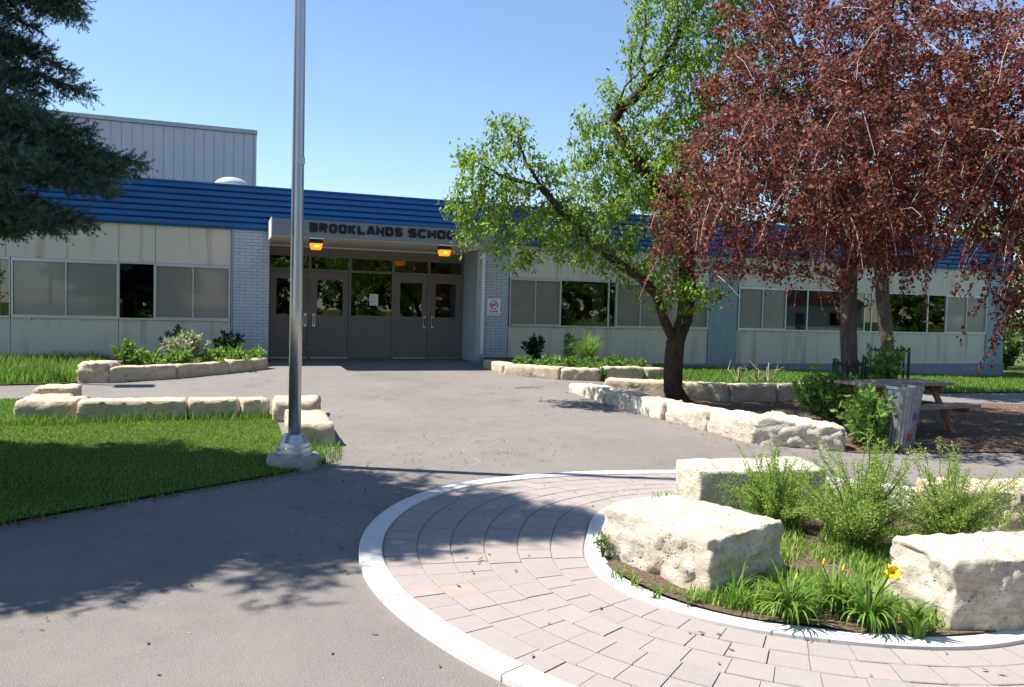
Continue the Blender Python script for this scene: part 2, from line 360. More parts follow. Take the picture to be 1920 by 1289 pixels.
for i in range(8):
    t0, t1 = rad(i*45+12), rad(i*45+56.8)
    arc_piece('kerb_segment', t0, t1, lambda t: ri(t)-KI, ri, -.05, .042, 'kerb_concrete', ikerb, 14)
NC = 6; npv = 0; stuffpv = MB(); JT = .005
seam = math.atan2(*(G(760, 1115)[:2]-RC)[::-1]) % (2*math.pi)
for k in range(NC):
    def rf(u): return lambda t: (ri(t)+.008)+(ro(t)-KO-.008-ri(t)-.008)*u
    rm = 1.6+(k+.5)*.2; nt_ = int(2*math.pi*rm/(.185 if k % 2 else .2)); dt = 2*math.pi/nt_
    ph = random.random()*dt
    for i in range(nt_):
        t0 = ph+i*dt; t1 = t0+dt; tm = (t0+t1)/2 % (2*math.pi); js = JT/rm*(.6+random.random())
        j0 = rf(k/NC); j1 = rf((k+1)/NC); z = .0235+random.uniform(-.0022, .0022)
        inview = rad(80) < tm < rad(352)
        red = k >= 4 and abs((tm-seam+math.pi) % (2*math.pi)-math.pi) < dt*.55
        if inview and npv < 300:
            arc_piece('paver', t0+js/2, t1-js/2, lambda t: j0(t)+.004, lambda t: j1(t)-.004, -.03, z, 'paver_red' if red else 'paver', paving, 1, .004); npv += 1
        else:
            a0, a1 = t0+js/2, t1-js/2
            q = [pp(a0, j0(a0)+.004, 0), pp(a0, j1(a0)-.004, 0), pp(a1, j1(a1)-.004, 0), pp(a1, j0(a1)+.004, 0)]
            stuffpv.prism([p[:2] for p in q][::-1], -.03, z)
o = stuffpv.obj('pavers', 'paver', paving); o['kind'] = 'stuff'
# ------------------------------------------------------------------ stones
def stone(name, foot, h, mat, label, group=None, cell=.06, amp=.025, rnd=.05, top=None, seed=None, z0=None, cat='stone', taper=.0):
    """foot: 4 ccw xy corners; h: height above ground; an eroded hexahedron with rough faces"""
    seed = random.random()*100 if seed is None else seed
    foot = np.array(foot, float); c = foot.mean(0); zb = (gz(*c) if z0 is None else z0)
    tf = c+(foot-c)*(1-taper)
    hs = [h]*4 if top is None else top
    B = [np.array((*foot[i], zb-.06)) for i in range(4)]; Tt = [np.array((*tf[i], zb+hs[i]*(1 if cat == 'boulder' else .9))) for i in range(4)]
    L = max(np.linalg.norm(foot[1]-foot[0]), np.linalg.norm(foot[2]-foot[3])); Wd = max(np.linalg.norm(foot[2]-foot[1]), np.linalg.norm(foot[3]-foot[0]))
    nu, nv, nw = max(4, int(L/cell)), max(4, int(Wd/cell)), max(3, int((h+.06)/cell))
    idx = {}; V = []; Fc = []
    def P(u, v_, w_):
        lo = B[0]*(1-u)*(1-v_)+B[1]*u*(1-v_)+B[2]*u*v_+B[3]*(1-u)*v_; hi = Tt[0]*(1-u)*(1-v_)+Tt[1]*u*(1-v_)+Tt[2]*u*v_+Tt[3]*(1-u)*v_
        return lo*(1-w_)+hi*w_
    cc = P(.5, .5, .5); dims = (L, Wd, h+.06); rs_ = random.Random(seed); planes = []
    crn = B+Tt; e1 = (foot[1]-foot[0])/np.linalg.norm(foot[1]-foot[0])
    for q in range(22):
        n_ = np.array((rs_.gauss(0, 1), rs_.gauss(0, 1), abs(rs_.gauss(0, .55)))); n_ /= np.linalg.norm(n_)
        sup = max(float(n_@(c_-cc)) for c_ in crn); planes.append((n_, sup-rs_.uniform(.0, .9)*rnd*.8-.001))
    def vid(i, j, k):
        if (i, j, k) in idx: return idx[i, j, k]
        q = [i/nu, j/nv, k/nw]; nn = [0, 0, 0]
        # rounded edges: pull in near two or three extreme coordinates
        d = [min(q[a], 1-q[a])*dims[a] for a in range(3)]
        p = P(*q); e = sorted(d)
        out = p-cc; out /= np.linalg.norm(out)+1e-6
        edge = max(0, 1-e[1]/rnd) if rnd > 0 else 0
        p = p-out*edge*rnd*.22
        s_ = Vector(p)*1.0+Vector((seed, seed*.7, -seed))
        for (n_, d_) in planes:
            e_ = float(n_@(p-cc))-d_
            if e_ > 0: p = p-n_*e_
        dn = noise.fractal(s_*2.2, 1, 2, 3)*amp*.28+noise.fractal(s_*9, .6, 2.1, 6)*amp*.95
        if d[2] < .001 and k == nw: p = p+np.array((0, 0, 1))*dn*.55
        else:
            hv = np.array((out[0], out[1], out[2]*.2)); p = p+hv*dn*1.35+np.array((0, 0, 1))*dn*.2*(k/nw)
        idx[i, j, k] = len(V); V.append(p); return idx[i, j, k]
    for i in range(nu):
        for j in range(nv):
            Fc.append((vid(i, j, nw), vid(i+1, j, nw), vid(i+1, j+1, nw), vid(i, j+1, nw)))
    for k in range(nw):
        for i in range(nu):
            Fc.append((vid(i, 0, k), vid(i+1, 0, k), vid(i+1, 0, k+1), vid(i, 0, k+1))); Fc.append((vid(i+1, nv, k), vid(i, nv, k), vid(i, nv, k+1), vid(i+1, nv, k+1)))
        for j in range(nv):
            Fc.append((vid(nu, j, k), vid(nu, j+1, k), vid(nu, j+1, k+1), vid(nu, j, k+1))); Fc.append((vid(0, j+1, k), vid(0, j, k), vid(0, j, k+1), vid(0, j+1, k+1)))
    o = obj(name, V, Fc, mat, None, True); me = o.data
    off = np.array((c[0], c[1], zb)); 
    for q in me.vertices: q.co = Vector(np.array(q.co)-off)
    o.location = off; return tag(o, label, cat, group)
def strip(a, b_, wd):      # footprint from a to b (front line), thickness wd behind (left of a->b)
    a = np.array(a, float); b_ = np.array(b_, float); d = (b_-a)/np.linalg.norm(b_-a); n = np.array((-d[1], d[0]))*wd
    g_ = d*.003
    return [a+g_, b_-g_, b_+n-g_, a+n+g_]
def quad(*px, z): return [G(x, y, z)[:2] for x, y in px]
SB = dict(cat='boulder', cell=.024)
def top_to_foot(pxs, h): return [G(x, y, h)[:2] for x, y in pxs]
grp = None
stone('limestone_block', [(2.50, 3.58), (3.22, 3.85), (2.98, 4.62), (2.30, 4.52)], .37, 'limestone_pale', 'blocky pale limestone seat whose long lit side faces the paved ring, beside the daylilies', rnd=.05, amp=.022, **SB)
stone('limestone_block', [(3.46, 5.14), (4.55, 4.98), (4.72, 5.52), (3.56, 5.66)], .39, 'limestone_pale', 'flat topped limestone seat with a clean sawn shaded front behind the feathery shrubs', rnd=.03, amp=.014, **SB)
stone('limestone_block', [(3.42, 2.86), (4.35, 2.62), (4.6, 3.15), (3.45, 3.30)], .41, 'limestone_pale', 'pitted limestone seat with a grey shaded face next to the yellow flower', rnd=.05, amp=.022, **SB)
stone('limestone_block', [(4.98, 4.18), (5.75, 3.75), (6.1, 4.25), (5.05, 4.62)], .39, 'limestone', 'rough yellowish limestone seat with a broken sloping top behind the right feathery shrub', rnd=.09, amp=.04, **SB)
# stone edging of the lawn by the flagpole
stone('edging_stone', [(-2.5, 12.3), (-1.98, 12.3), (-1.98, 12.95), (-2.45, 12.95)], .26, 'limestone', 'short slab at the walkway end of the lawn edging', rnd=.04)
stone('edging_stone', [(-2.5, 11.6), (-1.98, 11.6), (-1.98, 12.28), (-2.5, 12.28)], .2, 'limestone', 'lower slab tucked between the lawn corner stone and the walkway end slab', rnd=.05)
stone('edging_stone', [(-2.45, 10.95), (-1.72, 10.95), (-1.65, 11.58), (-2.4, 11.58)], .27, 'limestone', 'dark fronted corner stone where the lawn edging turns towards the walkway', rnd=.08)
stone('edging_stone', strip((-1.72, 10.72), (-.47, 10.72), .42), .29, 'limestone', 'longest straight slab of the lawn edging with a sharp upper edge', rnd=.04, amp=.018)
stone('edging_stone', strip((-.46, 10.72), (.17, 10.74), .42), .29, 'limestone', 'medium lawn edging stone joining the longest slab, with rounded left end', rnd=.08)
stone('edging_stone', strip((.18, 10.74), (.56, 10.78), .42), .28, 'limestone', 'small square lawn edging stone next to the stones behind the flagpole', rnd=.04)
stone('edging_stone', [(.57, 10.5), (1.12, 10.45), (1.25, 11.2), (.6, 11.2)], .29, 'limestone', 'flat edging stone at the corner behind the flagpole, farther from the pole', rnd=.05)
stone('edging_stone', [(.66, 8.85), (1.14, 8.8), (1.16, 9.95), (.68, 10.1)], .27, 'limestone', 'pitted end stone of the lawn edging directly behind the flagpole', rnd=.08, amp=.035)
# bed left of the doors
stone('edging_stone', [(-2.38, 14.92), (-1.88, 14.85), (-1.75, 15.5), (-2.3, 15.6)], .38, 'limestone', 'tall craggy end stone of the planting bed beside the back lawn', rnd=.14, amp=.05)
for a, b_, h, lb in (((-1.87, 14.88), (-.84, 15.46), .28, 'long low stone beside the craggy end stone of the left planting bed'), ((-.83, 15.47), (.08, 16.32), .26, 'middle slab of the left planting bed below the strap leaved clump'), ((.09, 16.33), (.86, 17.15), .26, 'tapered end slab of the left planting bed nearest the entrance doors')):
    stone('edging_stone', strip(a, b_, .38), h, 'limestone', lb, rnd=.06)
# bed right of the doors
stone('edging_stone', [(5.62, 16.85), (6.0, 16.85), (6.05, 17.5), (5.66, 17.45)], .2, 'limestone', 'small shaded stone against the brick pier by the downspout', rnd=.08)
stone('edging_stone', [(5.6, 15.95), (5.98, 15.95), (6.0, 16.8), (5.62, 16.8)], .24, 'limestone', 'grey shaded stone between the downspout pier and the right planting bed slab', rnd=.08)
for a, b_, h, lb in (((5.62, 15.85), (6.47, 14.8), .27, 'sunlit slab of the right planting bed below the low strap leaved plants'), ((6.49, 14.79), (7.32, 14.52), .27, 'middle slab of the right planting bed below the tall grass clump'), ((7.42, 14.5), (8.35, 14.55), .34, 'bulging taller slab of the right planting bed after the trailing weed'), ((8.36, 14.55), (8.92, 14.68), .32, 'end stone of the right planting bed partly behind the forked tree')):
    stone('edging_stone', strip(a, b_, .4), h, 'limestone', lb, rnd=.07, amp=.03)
# wall along the plaza in front of the forked tree
dg = [((6.22, 12.3), (6.2, 12.98), .19, 'smallest end stone of the diagonal wall in front of the forked tree'), ((6.2, 11.55), (6.22, 12.28), .24, 'narrow upright faced stone second from the small end of the diagonal wall'), ((6.22, 10.75), (6.2, 11.53), .26, 'stone with dark streaks in the diagonal wall below the forked tree'),
      ((6.3, 9.85), (6.22, 10.73), .28, 'flat topped stone in the diagonal wall just past the forked trunk'), ((6.45, 8.95), (6.3, 9.83), .30, 'middle cream stone of the diagonal wall with a straight joint'), ((6.5, 8.02), (6.45, 8.93), .34, 'broad bright stone next to the large end boulder of the diagonal wall')]
for a, b_, h, lb in dg:
    a = np.array(a); b_ = np.array(b_); lo = a-np.array((.36, 0)); hi = b_-np.array((.36, 0))
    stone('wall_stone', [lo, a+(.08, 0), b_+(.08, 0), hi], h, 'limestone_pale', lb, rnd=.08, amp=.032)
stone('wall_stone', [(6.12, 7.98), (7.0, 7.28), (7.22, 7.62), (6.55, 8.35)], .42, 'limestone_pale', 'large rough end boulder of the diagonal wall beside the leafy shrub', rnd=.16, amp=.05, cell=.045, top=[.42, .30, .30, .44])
for a, b_, h, lb in (((6.45, 12.75), (7.35, 12.0), .3, 'stone of the shaded back wall left of the forked trunk'), ((7.37, 11.99), (8.25, 11.45), .33, 'stone of the shaded back wall directly behind the forked trunk'), ((8.27, 11.44), (9.3, 11.45), .34, 'stone of the shaded back wall with a slanting joint, below the dry twigs'), ((9.32, 11.45), (10.75, 11.62), .34, 'end stone of the shaded back wall behind the leafy shrub')):
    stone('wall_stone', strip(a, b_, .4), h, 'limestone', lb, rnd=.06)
# ------------------------------------------------------------------ school building
FY = 18.8
B = thing('school_building', 'long low school with blue ribbed fascia, cream stucco panels and grey entrance doors', 'building', (3.4, FY, .3))
XL, XR = -14., 24.3
MB().box(XL+.02, XR-.02, FY+3.2, FY+12, -.4, 4.1).obj('wall', 'dark_interior', B)
MB().box(XL+.05, XR-.05, FY+.22, FY+13, 3.45, 3.98).obj('roof', 'roof_gravel', B)
MB().box(XR-.25, XR, FY+.05, FY+12, -.4, 3.45).obj('end_wall', 'stucco', B)
MB().box(XL, .9, FY+.03, FY+3.2, -.4, .3).obj('floor_slab', 'foundation', B); MB().box(5.93, XR-.3, FY+.03, FY+3.2, -.5, .25).obj('floor_slab', 'foundation', B)
MB().box(.95, 5.89, FY+1.2, FY+3.2, -.2, .3).obj('floor_slab', 'hall_interior', B)
MB().box(6.75, XR+.03, FY-.03, FY+.028, -.6, .25).obj('foundation', 'foundation', B); MB().box(XL, .12, FY-.03, FY+.028, -.4, .31).obj('foundation', 'foundation', B)
# fascia: seven ribbed bands
nb = 7; z0, z1 = 3.31, 4.25; bh = (z1-z0)/nb
for i in range(nb):
    a = z0+i*bh; y = FY-.12
    pr = [(y+.05, a), (y+.012, a+.018), (y, a+.03), (y-.012, a+bh*.55), (y-.004, a+bh-.022), (y+.03, a+bh-.004)]
    V = [(x, *p) for x in (XL, XR+.12) for p in pr]; k = len(pr)
    obj('fascia_band', V, [(j, j+1, k+j+1, k+j) for j in range(k-1)], 'fascia_blue', B)
MB().box(XL, XR+.1, FY-.065, FY+.2, z0+.02, z1-.01).obj('fascia_backing', 'fascia_blue', B)
MB().box(XL, XR+.14, FY-.14, FY+.2, z1-.008, z1+.03).obj('roof_edge_flashing', 'fascia_blue', B)
MB().box(XL, XR+.1, FY-.06, FY+.2, z0-.03, z0+.018).obj('fascia_drip', 'fascia_blue', B)
# stucco panels
ZS, ZT = 1.24, 2.44
def panel(x0, x1, za, zb): MB().box(x0+.005, x1-.005, FY, FY+.16, za, zb).obj('stucco_panel', 'stucco', B)
jl = [XL, -11, -9, -6.8, -4.3, -2.2, -1.48, .08]
for a, c in zip(jl[:-1], jl[1:]): panel(a, c, ZT+.03, 3.3)
jl = [XL, -11, -8.6, -6.4, -4.22, -2.2, .08]
for a, c in zip(jl[:-1], jl[1:]): panel(a, c, .315, ZS-.03)
jr = [6.76, 8.2, 9.7, 11.2, 12.74]
for a, c in zip(jr[:-1], jr[1:]): panel(a, c, ZT+.03, 3.3)
for a, c in ((6.76, 9.7), (9.7, 12.74)): panel(a, c, .255, ZS-.03)
jr = [13.72, 15.4, 16.2, 18.4, 20.9, 21.7, 23.45]
for a, c in zip(jr[:-1], jr[1:]): panel(a, c, ZT+.03, 3.3)
jr = [13.72, 15.4, 16.2, 18.5, 20.9, 23.45]
for a, c in zip(jr[:-1], jr[1:]): panel(a, c, .255, ZS-.03)
# brick piers: single bricks where they show largest, the rest joined
BH, BL = .0735, .262
bm_ = MB().box(0, BL-.011, 0, .05, 0, BH-.011); brick_me = bpy.data.meshes.new('brick'); brick_me.from_pydata(bm_.v, [], bm_.f); brick_me.materials.append(MATS['brick_paint'])
cut = {}
def brick(x, y, z, L):
    key = round(L, 3)
    if key not in cut:
        q = MB().box(0, L-.011, 0, .05, 0, BH-.011); me = bpy.data.meshes.new('brick'); me.from_pydata(q.v, [], q.f); me.materials.append(MATS['brick_paint']); cut[key] = me
    o = bpy.data.objects.new('brick', cut[key]); COL.objects.link(o); o.parent = B; o.location = np.array((x, y+random.uniform(-.0015, .0015), z))-WL[B.name]
rest = MB(); nbk = 0
def brickwork(x0, x1, za, zb, single, y=FY-.03, axis='x', mb=None):
    global nbk
    r = 0; z = za
    while z < zb-.02:
        x = x0-(BL/2 if r % 2 else 0)
        while x < x1-.005:
            a, c = max(x, x0), min(x+BL, x1)
            if c-a > .03:
                if single and nbk < 300: brick(a, y, z, c-a); nbk += 1
                elif axis == 'x': mb.box(a, c-.011, y, y+.05, z, z+BH-.011)
                else: mb.box(y, y+.05, a, c-.011, z, z+BH-.011)
            x += BL
        z += BH; r += 1
brickwork(.13, .915, .30, 3.28, True, mb=rest); brickwork(5.9, 6.74, .20, 3.28, True, mb=rest)
brickwork(FY+.03, FY+1.2, .25, 3.1, False, 5.9, 'y', rest)
rest.obj('brickwork', 'brick_paint', B)['kind'] = 'stuff'
pl = MB(); brickwork(12.76, 13.7, .26, 3.28, False, mb=pl); brickwork(23.47, 24.28, .26, 3.28, False, mb=pl)
pl.obj('brickwork', 'pilaster_paint', B)['kind'] = 'stuff'
for a, c, zb in ((.12, .90, .3), (5.925, 6.75, .1), (12.75, 13.71, .252), (23.46, 24.29, .252)): MB().box(a, c, FY-.018, FY+.2, zb-.1, 3.3).obj('mortar_bed', 'mortar_joint_shade', B)
MB().box(5.918, 6.1, FY+.21, FY+1.25, .1, 3.1).obj('mortar_bed', 'mortar_joint_shade', B); MB().box(.4, .905, FY+.21, FY+1.3, .1, 3.2).obj('mortar_bed', 'brick_paint', B)
MB().box(.085, .118, FY-.04, FY+.1, .3, 3.3).obj('corner_trim', 'pilaster_paint', B)
# windows
def window(x0, x1, panes):
    fr = MB(); t = .035; y0, y1 = FY-.03, FY+.06
    fr.box(x0, x1, y0, y1, ZS-.025, ZS+.012); fr.box(x0, x1, y0+.002, y1-.002, ZT-.012, ZT+.025)
    fo = None; wpan = []
    for (a, c, kind) in panes:
        if kind == 's':
            fr.box(a, a+t, y0-.012, y1-.01, ZS+.013, ZT-.013); fr.box(c-t, c, y0-.012, y1-.01, ZS+.013, ZT-.013)
            fr.box(a+t, c-t, y0-.01, y1-.012, ZS+.013, ZS+.04); fr.box(a+t, c-t, y0-.01, y1-.012, ZT-.04, ZT-.013)
            m = (a+c)/2; fr.box(m-.013, m+.013, y0-.006, y1-.02, ZS+.041, ZT-.041); wpan += [(a+t, m-.013, 's'), (m+.013, c-t, 's')]
        else:
            fr.box(a, a+.02, y0+.01, y1-.004, ZS+.013, ZT-.013); fr.box(c-.02, c, y0+.01, y1-.004, ZS+.013, ZT-.013); wpan.append((a+.02, c-.02, kind))
    W = fr.obj('window', 'aluminium', B)
    for a, c, kd in wpan:
        e = .041 if kd == 's' else .014
        MB().box(a+.001, c-.001, FY+.0, FY+.008, ZS+e, ZT-e).obj('pane', 'screen_pane' if kd == 's' else 'glass', W)
    x = x0+.3
    while x < x1: MB().box(x, x+.05, FY-.05, FY-.001, ZS-.06, ZS-.027).obj('sill_clip', 'aluminium', W); x += .95
window(-8.8, -4.22, [(-8.8, -6.7, 's'), (-6.7, -6.0, 'g'), (-6.0, -4.42, 's'), (-4.42, -4.22, 'g')])
window(-4.2, .07, [(-4.2, -2.2, 's'), (-2.2, -1.49, 'g'), (-1.49, .07, 's')])
window(6.77, 12.73, [(6.77, 8.2, 's'), (8.2, 9.6, 'g'), (9.6, 9.82, 'g'), (9.82, 11.3, 's'), (11.3, 12.73, 's')])
window(13.73, 23.44, [(13.73, 15.4, 's'), (15.4, 16.18, 'g'), (16.18, 18.35, 'g'), (18.35, 18.62, 'g'), (18.62, 20.9, 'g'), (20.9, 21.66, 'g'), (21.66, 23.44, 's')])
MB().box(9.2, 9.52, FY+.12, FY+.16, ZS+.03, ZT-.05).obj('curtain', 'curtain', B)
bx = thing('cardboard_box', 'brown cardboard box on the window ledge behind the open dark window', 'box', (8.5, FY+.35, ZS)); MB().box(8.3, 8.72, FY+.2, FY+.5, ZS, ZS+.26).obj('carton', 'cardboard', bx); MB().box(8.49, 8.53, FY+.198, FY+.502, ZS+.1, ZS+.262).obj('tape_strip', 'curtain', bx)
bx = thing('desk_printer', 'grey desk printer standing on the cardboard box inside the window', 'printer', (8.5, FY+.35, ZS+.26)); MB().box(8.36, 8.74, FY+.2, FY+.5, ZS+.262, ZS+.46).obj('casing', 'frame_paint', bx); MB().box(8.45, 8.66, FY+.19, FY+.199, ZS+.31, ZS+.43).obj('paper_tray', 'curtain', bx)
MB().box(8.22, 9.58, FY+.13, FY+.55, ZS-.05, ZS-.001).obj('window_ledge', 'dark_interior', B)
# canopy with letters
CY = 17.42
can = MB().box(.89, 5.88, CY, FY+1.22, 3.1, 3.46).obj('canopy', 'canopy_grey', B)
MB().box(.9, 5.87, CY+.02, FY+1.2, 3.085, 3.099).obj('soffit', 'soffit_grey', can); MB().box(.868, .888, CY-.01, FY-.1, 3.06, 3.48).obj('canopy_edge', 'white_metal', can)
MB().box(.9, 5.87, FY+1.14, FY+1.19, 3.055, 3.084).obj('soffit_trim', 'white_metal', can)
def arc(cx, cy, r, a0, a1, n=5): return [(cx+r*math.cos(rad(a0+(a1-a0)*i/n)), cy+r*math.sin(rad(a0+(a1-a0)*i/n))) for i in range(n+1)]
r_ = .22; w1 = .88
GL = {'O': [arc(r_, r_, r_, 180, 270)+arc(w1-r_, r_, r_, 270, 360)+arc(w1-r_, 1-r_, r_, 0, 90)+arc(r_, 1-r_, r_, 90, 180)+[(0, r_)]],
      'L': [[(0, 1.1), (0, 0), (w1*1.1, 0)]], 'H': [[(0, -.1), (0, 1.1)], [(w1, -.1), (w1, 1.1)], [(0, .5), (w1, .5)]],
      'D': [[(0, 0), (0, 1)]+arc(w1-r_, 1-r_, r_, 90, 0)+arc(w1-r_, r_, r_, 0, -90)+[(-.1, 0)]],
      'B': [[(0, 0), (0, 1)]+arc(w1-.25, .78, .22, 90, -60)+[(.1, .53)], [(.1, .53)]+arc(w1-.25, .25, .25, 70, -90)+[(-.1, 0)]],
      'R': [[(0, -.1), (0, 1)]+arc(w1-.25, .76, .24, 90, -90)+[(.1, .52)], [(w1*.5, .5), (w1*.95, -.1)]],
      'K': [[(0, -.1), (0, 1.1)], [(w1*.95, 1.1), (.2, .5), (w1, -.1)]], 'A': [[(-.1, -.1), (w1*.36, 1.0), (w1*.64, 1.0), (w1+.1, -.1)], [(.2, .25), (w1-.2, .25)]],
      'N': [[(0, -.1), (0, 1.0), (w1, 0), (w1, 1.1)]], 'C': [arc(w1-r_, 1-r_, r_, 0, 90)[1:]+arc(r_, 1-r_, r_, 90, 180)+arc(r_, r_, r_, 180, 270)+arc(w1-r_, r_, r_, 270, 360)[:-1]],
      'S': [arc(w1-r_, .8, .2, 10, 90)+arc(r_, .76, .24, 90, 270)+arc(w1-r_, .26, .26, 90, -90)+arc(r_, .2, .2, 270, 190)]}
def letter(ch, x, z, w_, h_):
    V = []; Fc = []; th = .3; yo = 0
    for pl_ in GL[ch]:
        P = np.array(pl_); keep = [0]+[i for i in range(1, len(P)) if np.linalg.norm(P[i]-P[i-1]) > 1e-3]; P = P[keep]
        P = P*np.array((w_-th*h_*.9, h_-th*h_))/np.array((w1, 1))+th*h_/2
        n = len(P); L_, R_ = [], []
        for i in range(n):
            d0 = P[i]-P[i-1] if i else P[1]-P[0]; d1 = P[i+1]-P[i] if i < n-1 else P[i]-P[i-1]
            d0 = d0/np.linalg.norm(d0); d1 = d1/np.linalg.norm(d1); m = d0+d1; m /= np.linalg.norm(m)+1e-9
            s_ = th*h_/2/max(.45, float(m@d0)); nn = np.array((-m[1], m[0]))*s_; L_.append(P[i]+nn); R_.append(P[i]-nn)
        k = len(V); y = CY-.022-yo; yo += .0015
        for a, c in zip(L_, R_): V += [(x+a[0], y, z+a[1]), (x+c[0], y, z+c[1]), (x+a[0], CY-.001, z+a[1]), (x+c[0], CY-.001, z+c[1])]
        for i in range(n-1):
            q = k+i*4; Fc += [(q, q+1, q+5, q+4), (q, q+4, q+6, q+2), (q+1, q+3, q+7, q+5)]
        Fc += [(k, k+2, k+3, k+1), (k+4*n-4, k+4*n-3, k+4*n-1, k+4*n-2)]
    obj('letter', V, Fc, 'letter_black', can)
xa, xb, xc, xd = onY(580, 435, CY)[0], onY(754, 440, CY)[0], onY(765, 440, CY)[0], onY(870, 445, CY)[0]
for txt, a, c in (('BROOKLANDS', xa, xb), ('SCHOOL', xc, xd)):
    pitch = (c-a+.03)/len(txt)
    for i, ch in enumerate(txt): letter(ch, a+i*pitch, 3.2, pitch-.03, .205)
# entrance wall: doors, transoms, centre panel
DY = FY+1.2; zd0, zd1, zt0, zt1 = .33, 2.47, 2.53, 2.83
ex = [.93, 1.93, 2.92, 4.02, 4.96, 5.89]
MB().box(.93, 5.89, DY+.0, DY+.1, zt1+.05, 3.09).obj('entrance_header', 'frame_paint', B)
for i in range(6):
    x = ex[i]; MB().box(x-.03 if 0 < i < 5 else (x if i == 0 else x-.05), x+.03 if 0 < i < 5 else (x+.05 if i == 0 else x), DY-.03, DY+.09, .3, zt1+.049).obj('door_frame', 'frame_paint', B)
MB().box(.93, 5.89, DY-.02, DY+.088, zd1+.005, zt0).obj('door_frame', 'frame_paint', B); MB().box(.93, 5.89, DY-.02, DY+.088, zt1, zt1+.048).obj('door_frame', 'frame_paint', B)
for i in range(5):
    a, c = ex[i]+.035, ex[i+1]-.035
    if i == 0: a += .02
    if i == 4: c -= .02
    MB().box(a, c, DY+.02, DY+.028, zt0+.002, zt1-.002).obj('transom_pane', 'glass', B)
    if i == 2:
        q = MB().box(a, c, DY, DY+.06, .3, 1.36).obj('centre_panel', 'door_paint', B); MB().box(a, c, DY+.02, DY+.028, 1.362, zd1).obj('pane', 'glass', q); MB().box(a, c, DY-.012, DY+.01, 1.34, 1.39).obj('glazing_bar', 'frame_paint', q)
        continue
    gx0, gx1, gz0, gz1 = a+.15, c-.14, 1.38, 2.28
    d = MB().box(a, gx0, DY, DY+.05, zd0, zd1).box(gx1, c, DY, DY+.05, zd0, zd1).box(gx0, gx1, DY+.001, DY+.049, zd0, gz0).box(gx0, gx1, DY+.001, DY+.049, gz1, zd1).obj('door', 'door_paint', B)
    MB().box(gx0, gx1, DY+.02, DY+.028, gz0, gz1).obj('pane', 'glass', d)
    for zz in (gz0-.015, gz1-.01): MB().box(gx0-.015, gx1+.015, DY-.006, DY-.0005, zz, zz+.025).obj('glazing_bead', 'frame_paint', d)
    hx = c-.1 if i in (0, 3) else a+.04
    q = MB().box(hx, hx+.065, DY-.01, DY-.001, 1.1, 1.42).obj('pull_plate', 'steel', d); MB().box(hx+.02, hx+.045, DY-.055, DY-.03, 1.15, 1.37).box(hx+.024, hx+.041, DY-.03, DY-.01, 1.15, 1.18).box(hx+.024, hx+.041, DY-.03, DY-.01, 1.34, 1.37).obj('pull_handle', 'letter_black', d)
    MB().box(a, c, DY-.012, DY+.04, .302, .328).obj('threshold', 'steel', d)
    for zz in (.5, 1.4, 2.3): MB().box((a-.018) if i in (1, 4 - 1) else c, (a) if i in (1, 3) else c+.018, DY-.012, DY-.001, zz, zz+.11).obj('hinge', 'steel', d)
nt2 = thing('paper_notice', 'white paper notice taped inside the centre glass of the entrance', 'notice', (3.5, DY+.015, 1.6)); MB().box(3.42, 3.64, DY+.012, DY+.015, 1.66, 1.95).obj('sheet', 'paper', nt2)
for k in range(7): MB().box(3.45, 3.45+random.uniform(.1, .16), DY+.0105, DY+.0115, 1.69+k*.034, 1.697+k*.034).obj('printed_line', 'canopy_grey', nt2)
for x in (1.2, 3.1, 4.9): MB().box(x, x+1.25, FY+2.4, FY+2.46, 2.98, 3.02).obj('tube_light', 'tube_light', B)
# downspout
MB().box(6.0, 6.075, FY-.11, FY-.035, .5, 3.05).obj('downspout', 'white_metal', B)
# roof skylights and gymnasium
for px, py, r, lbl in ((434, 349, .42, 1), (262, 340, .2, 2)):
    p = onY(px, py, 21.5); q = MB().lathe((p[0], 21.5, 4.0), [(r*1.05, 0), (r*1.05, p[2]-4.0)], 24).obj('skylight_kerb', 'white_metal', B)
    MB().lathe((p[0], 21.5, p[2]), [(r*math.cos(a), r*.52*math.sin(a)) for a in np.linspace(0, 1.5, 8)], 28).obj('skylight_dome', 'dome_plastic', B, True)
gy = thing('gymnasium_block', 'taller windowless block with pale lilac vertical metal cladding behind the roof', 'building', (-6, 30, .3))
MB().box(-16, .9, 30.05, 44, 0, 7.75).obj('wall', 'gym_metal', gy); MB().box(-16.1, .98, 29.95, 44.1, 7.76, 7.9).obj('roof_trim', 'gym_trim', gy); MB().box(.9, .96, 29.98, 30.2, 3.8, 7.75).obj('corner_trim', 'gym_metal', gy)
x = -15.98
while x < .85:
    e = min(x+.33, .89)
    obj('cladding_panel', [(x, 30.045, 3.8), (x+.012, 30.03, 3.8), (e-.02, 30.03, 3.8), (e-.008, 30.045, 3.8), (x, 30.045, 7.75), (x+.012, 30.03, 7.75), (e-.02, 30.03, 7.75), (e-.008, 30.045, 7.75)], [(0, 1, 5, 4), (1, 2, 6, 5), (2, 3, 7, 6)], 'gym_metal', gy); x += .33
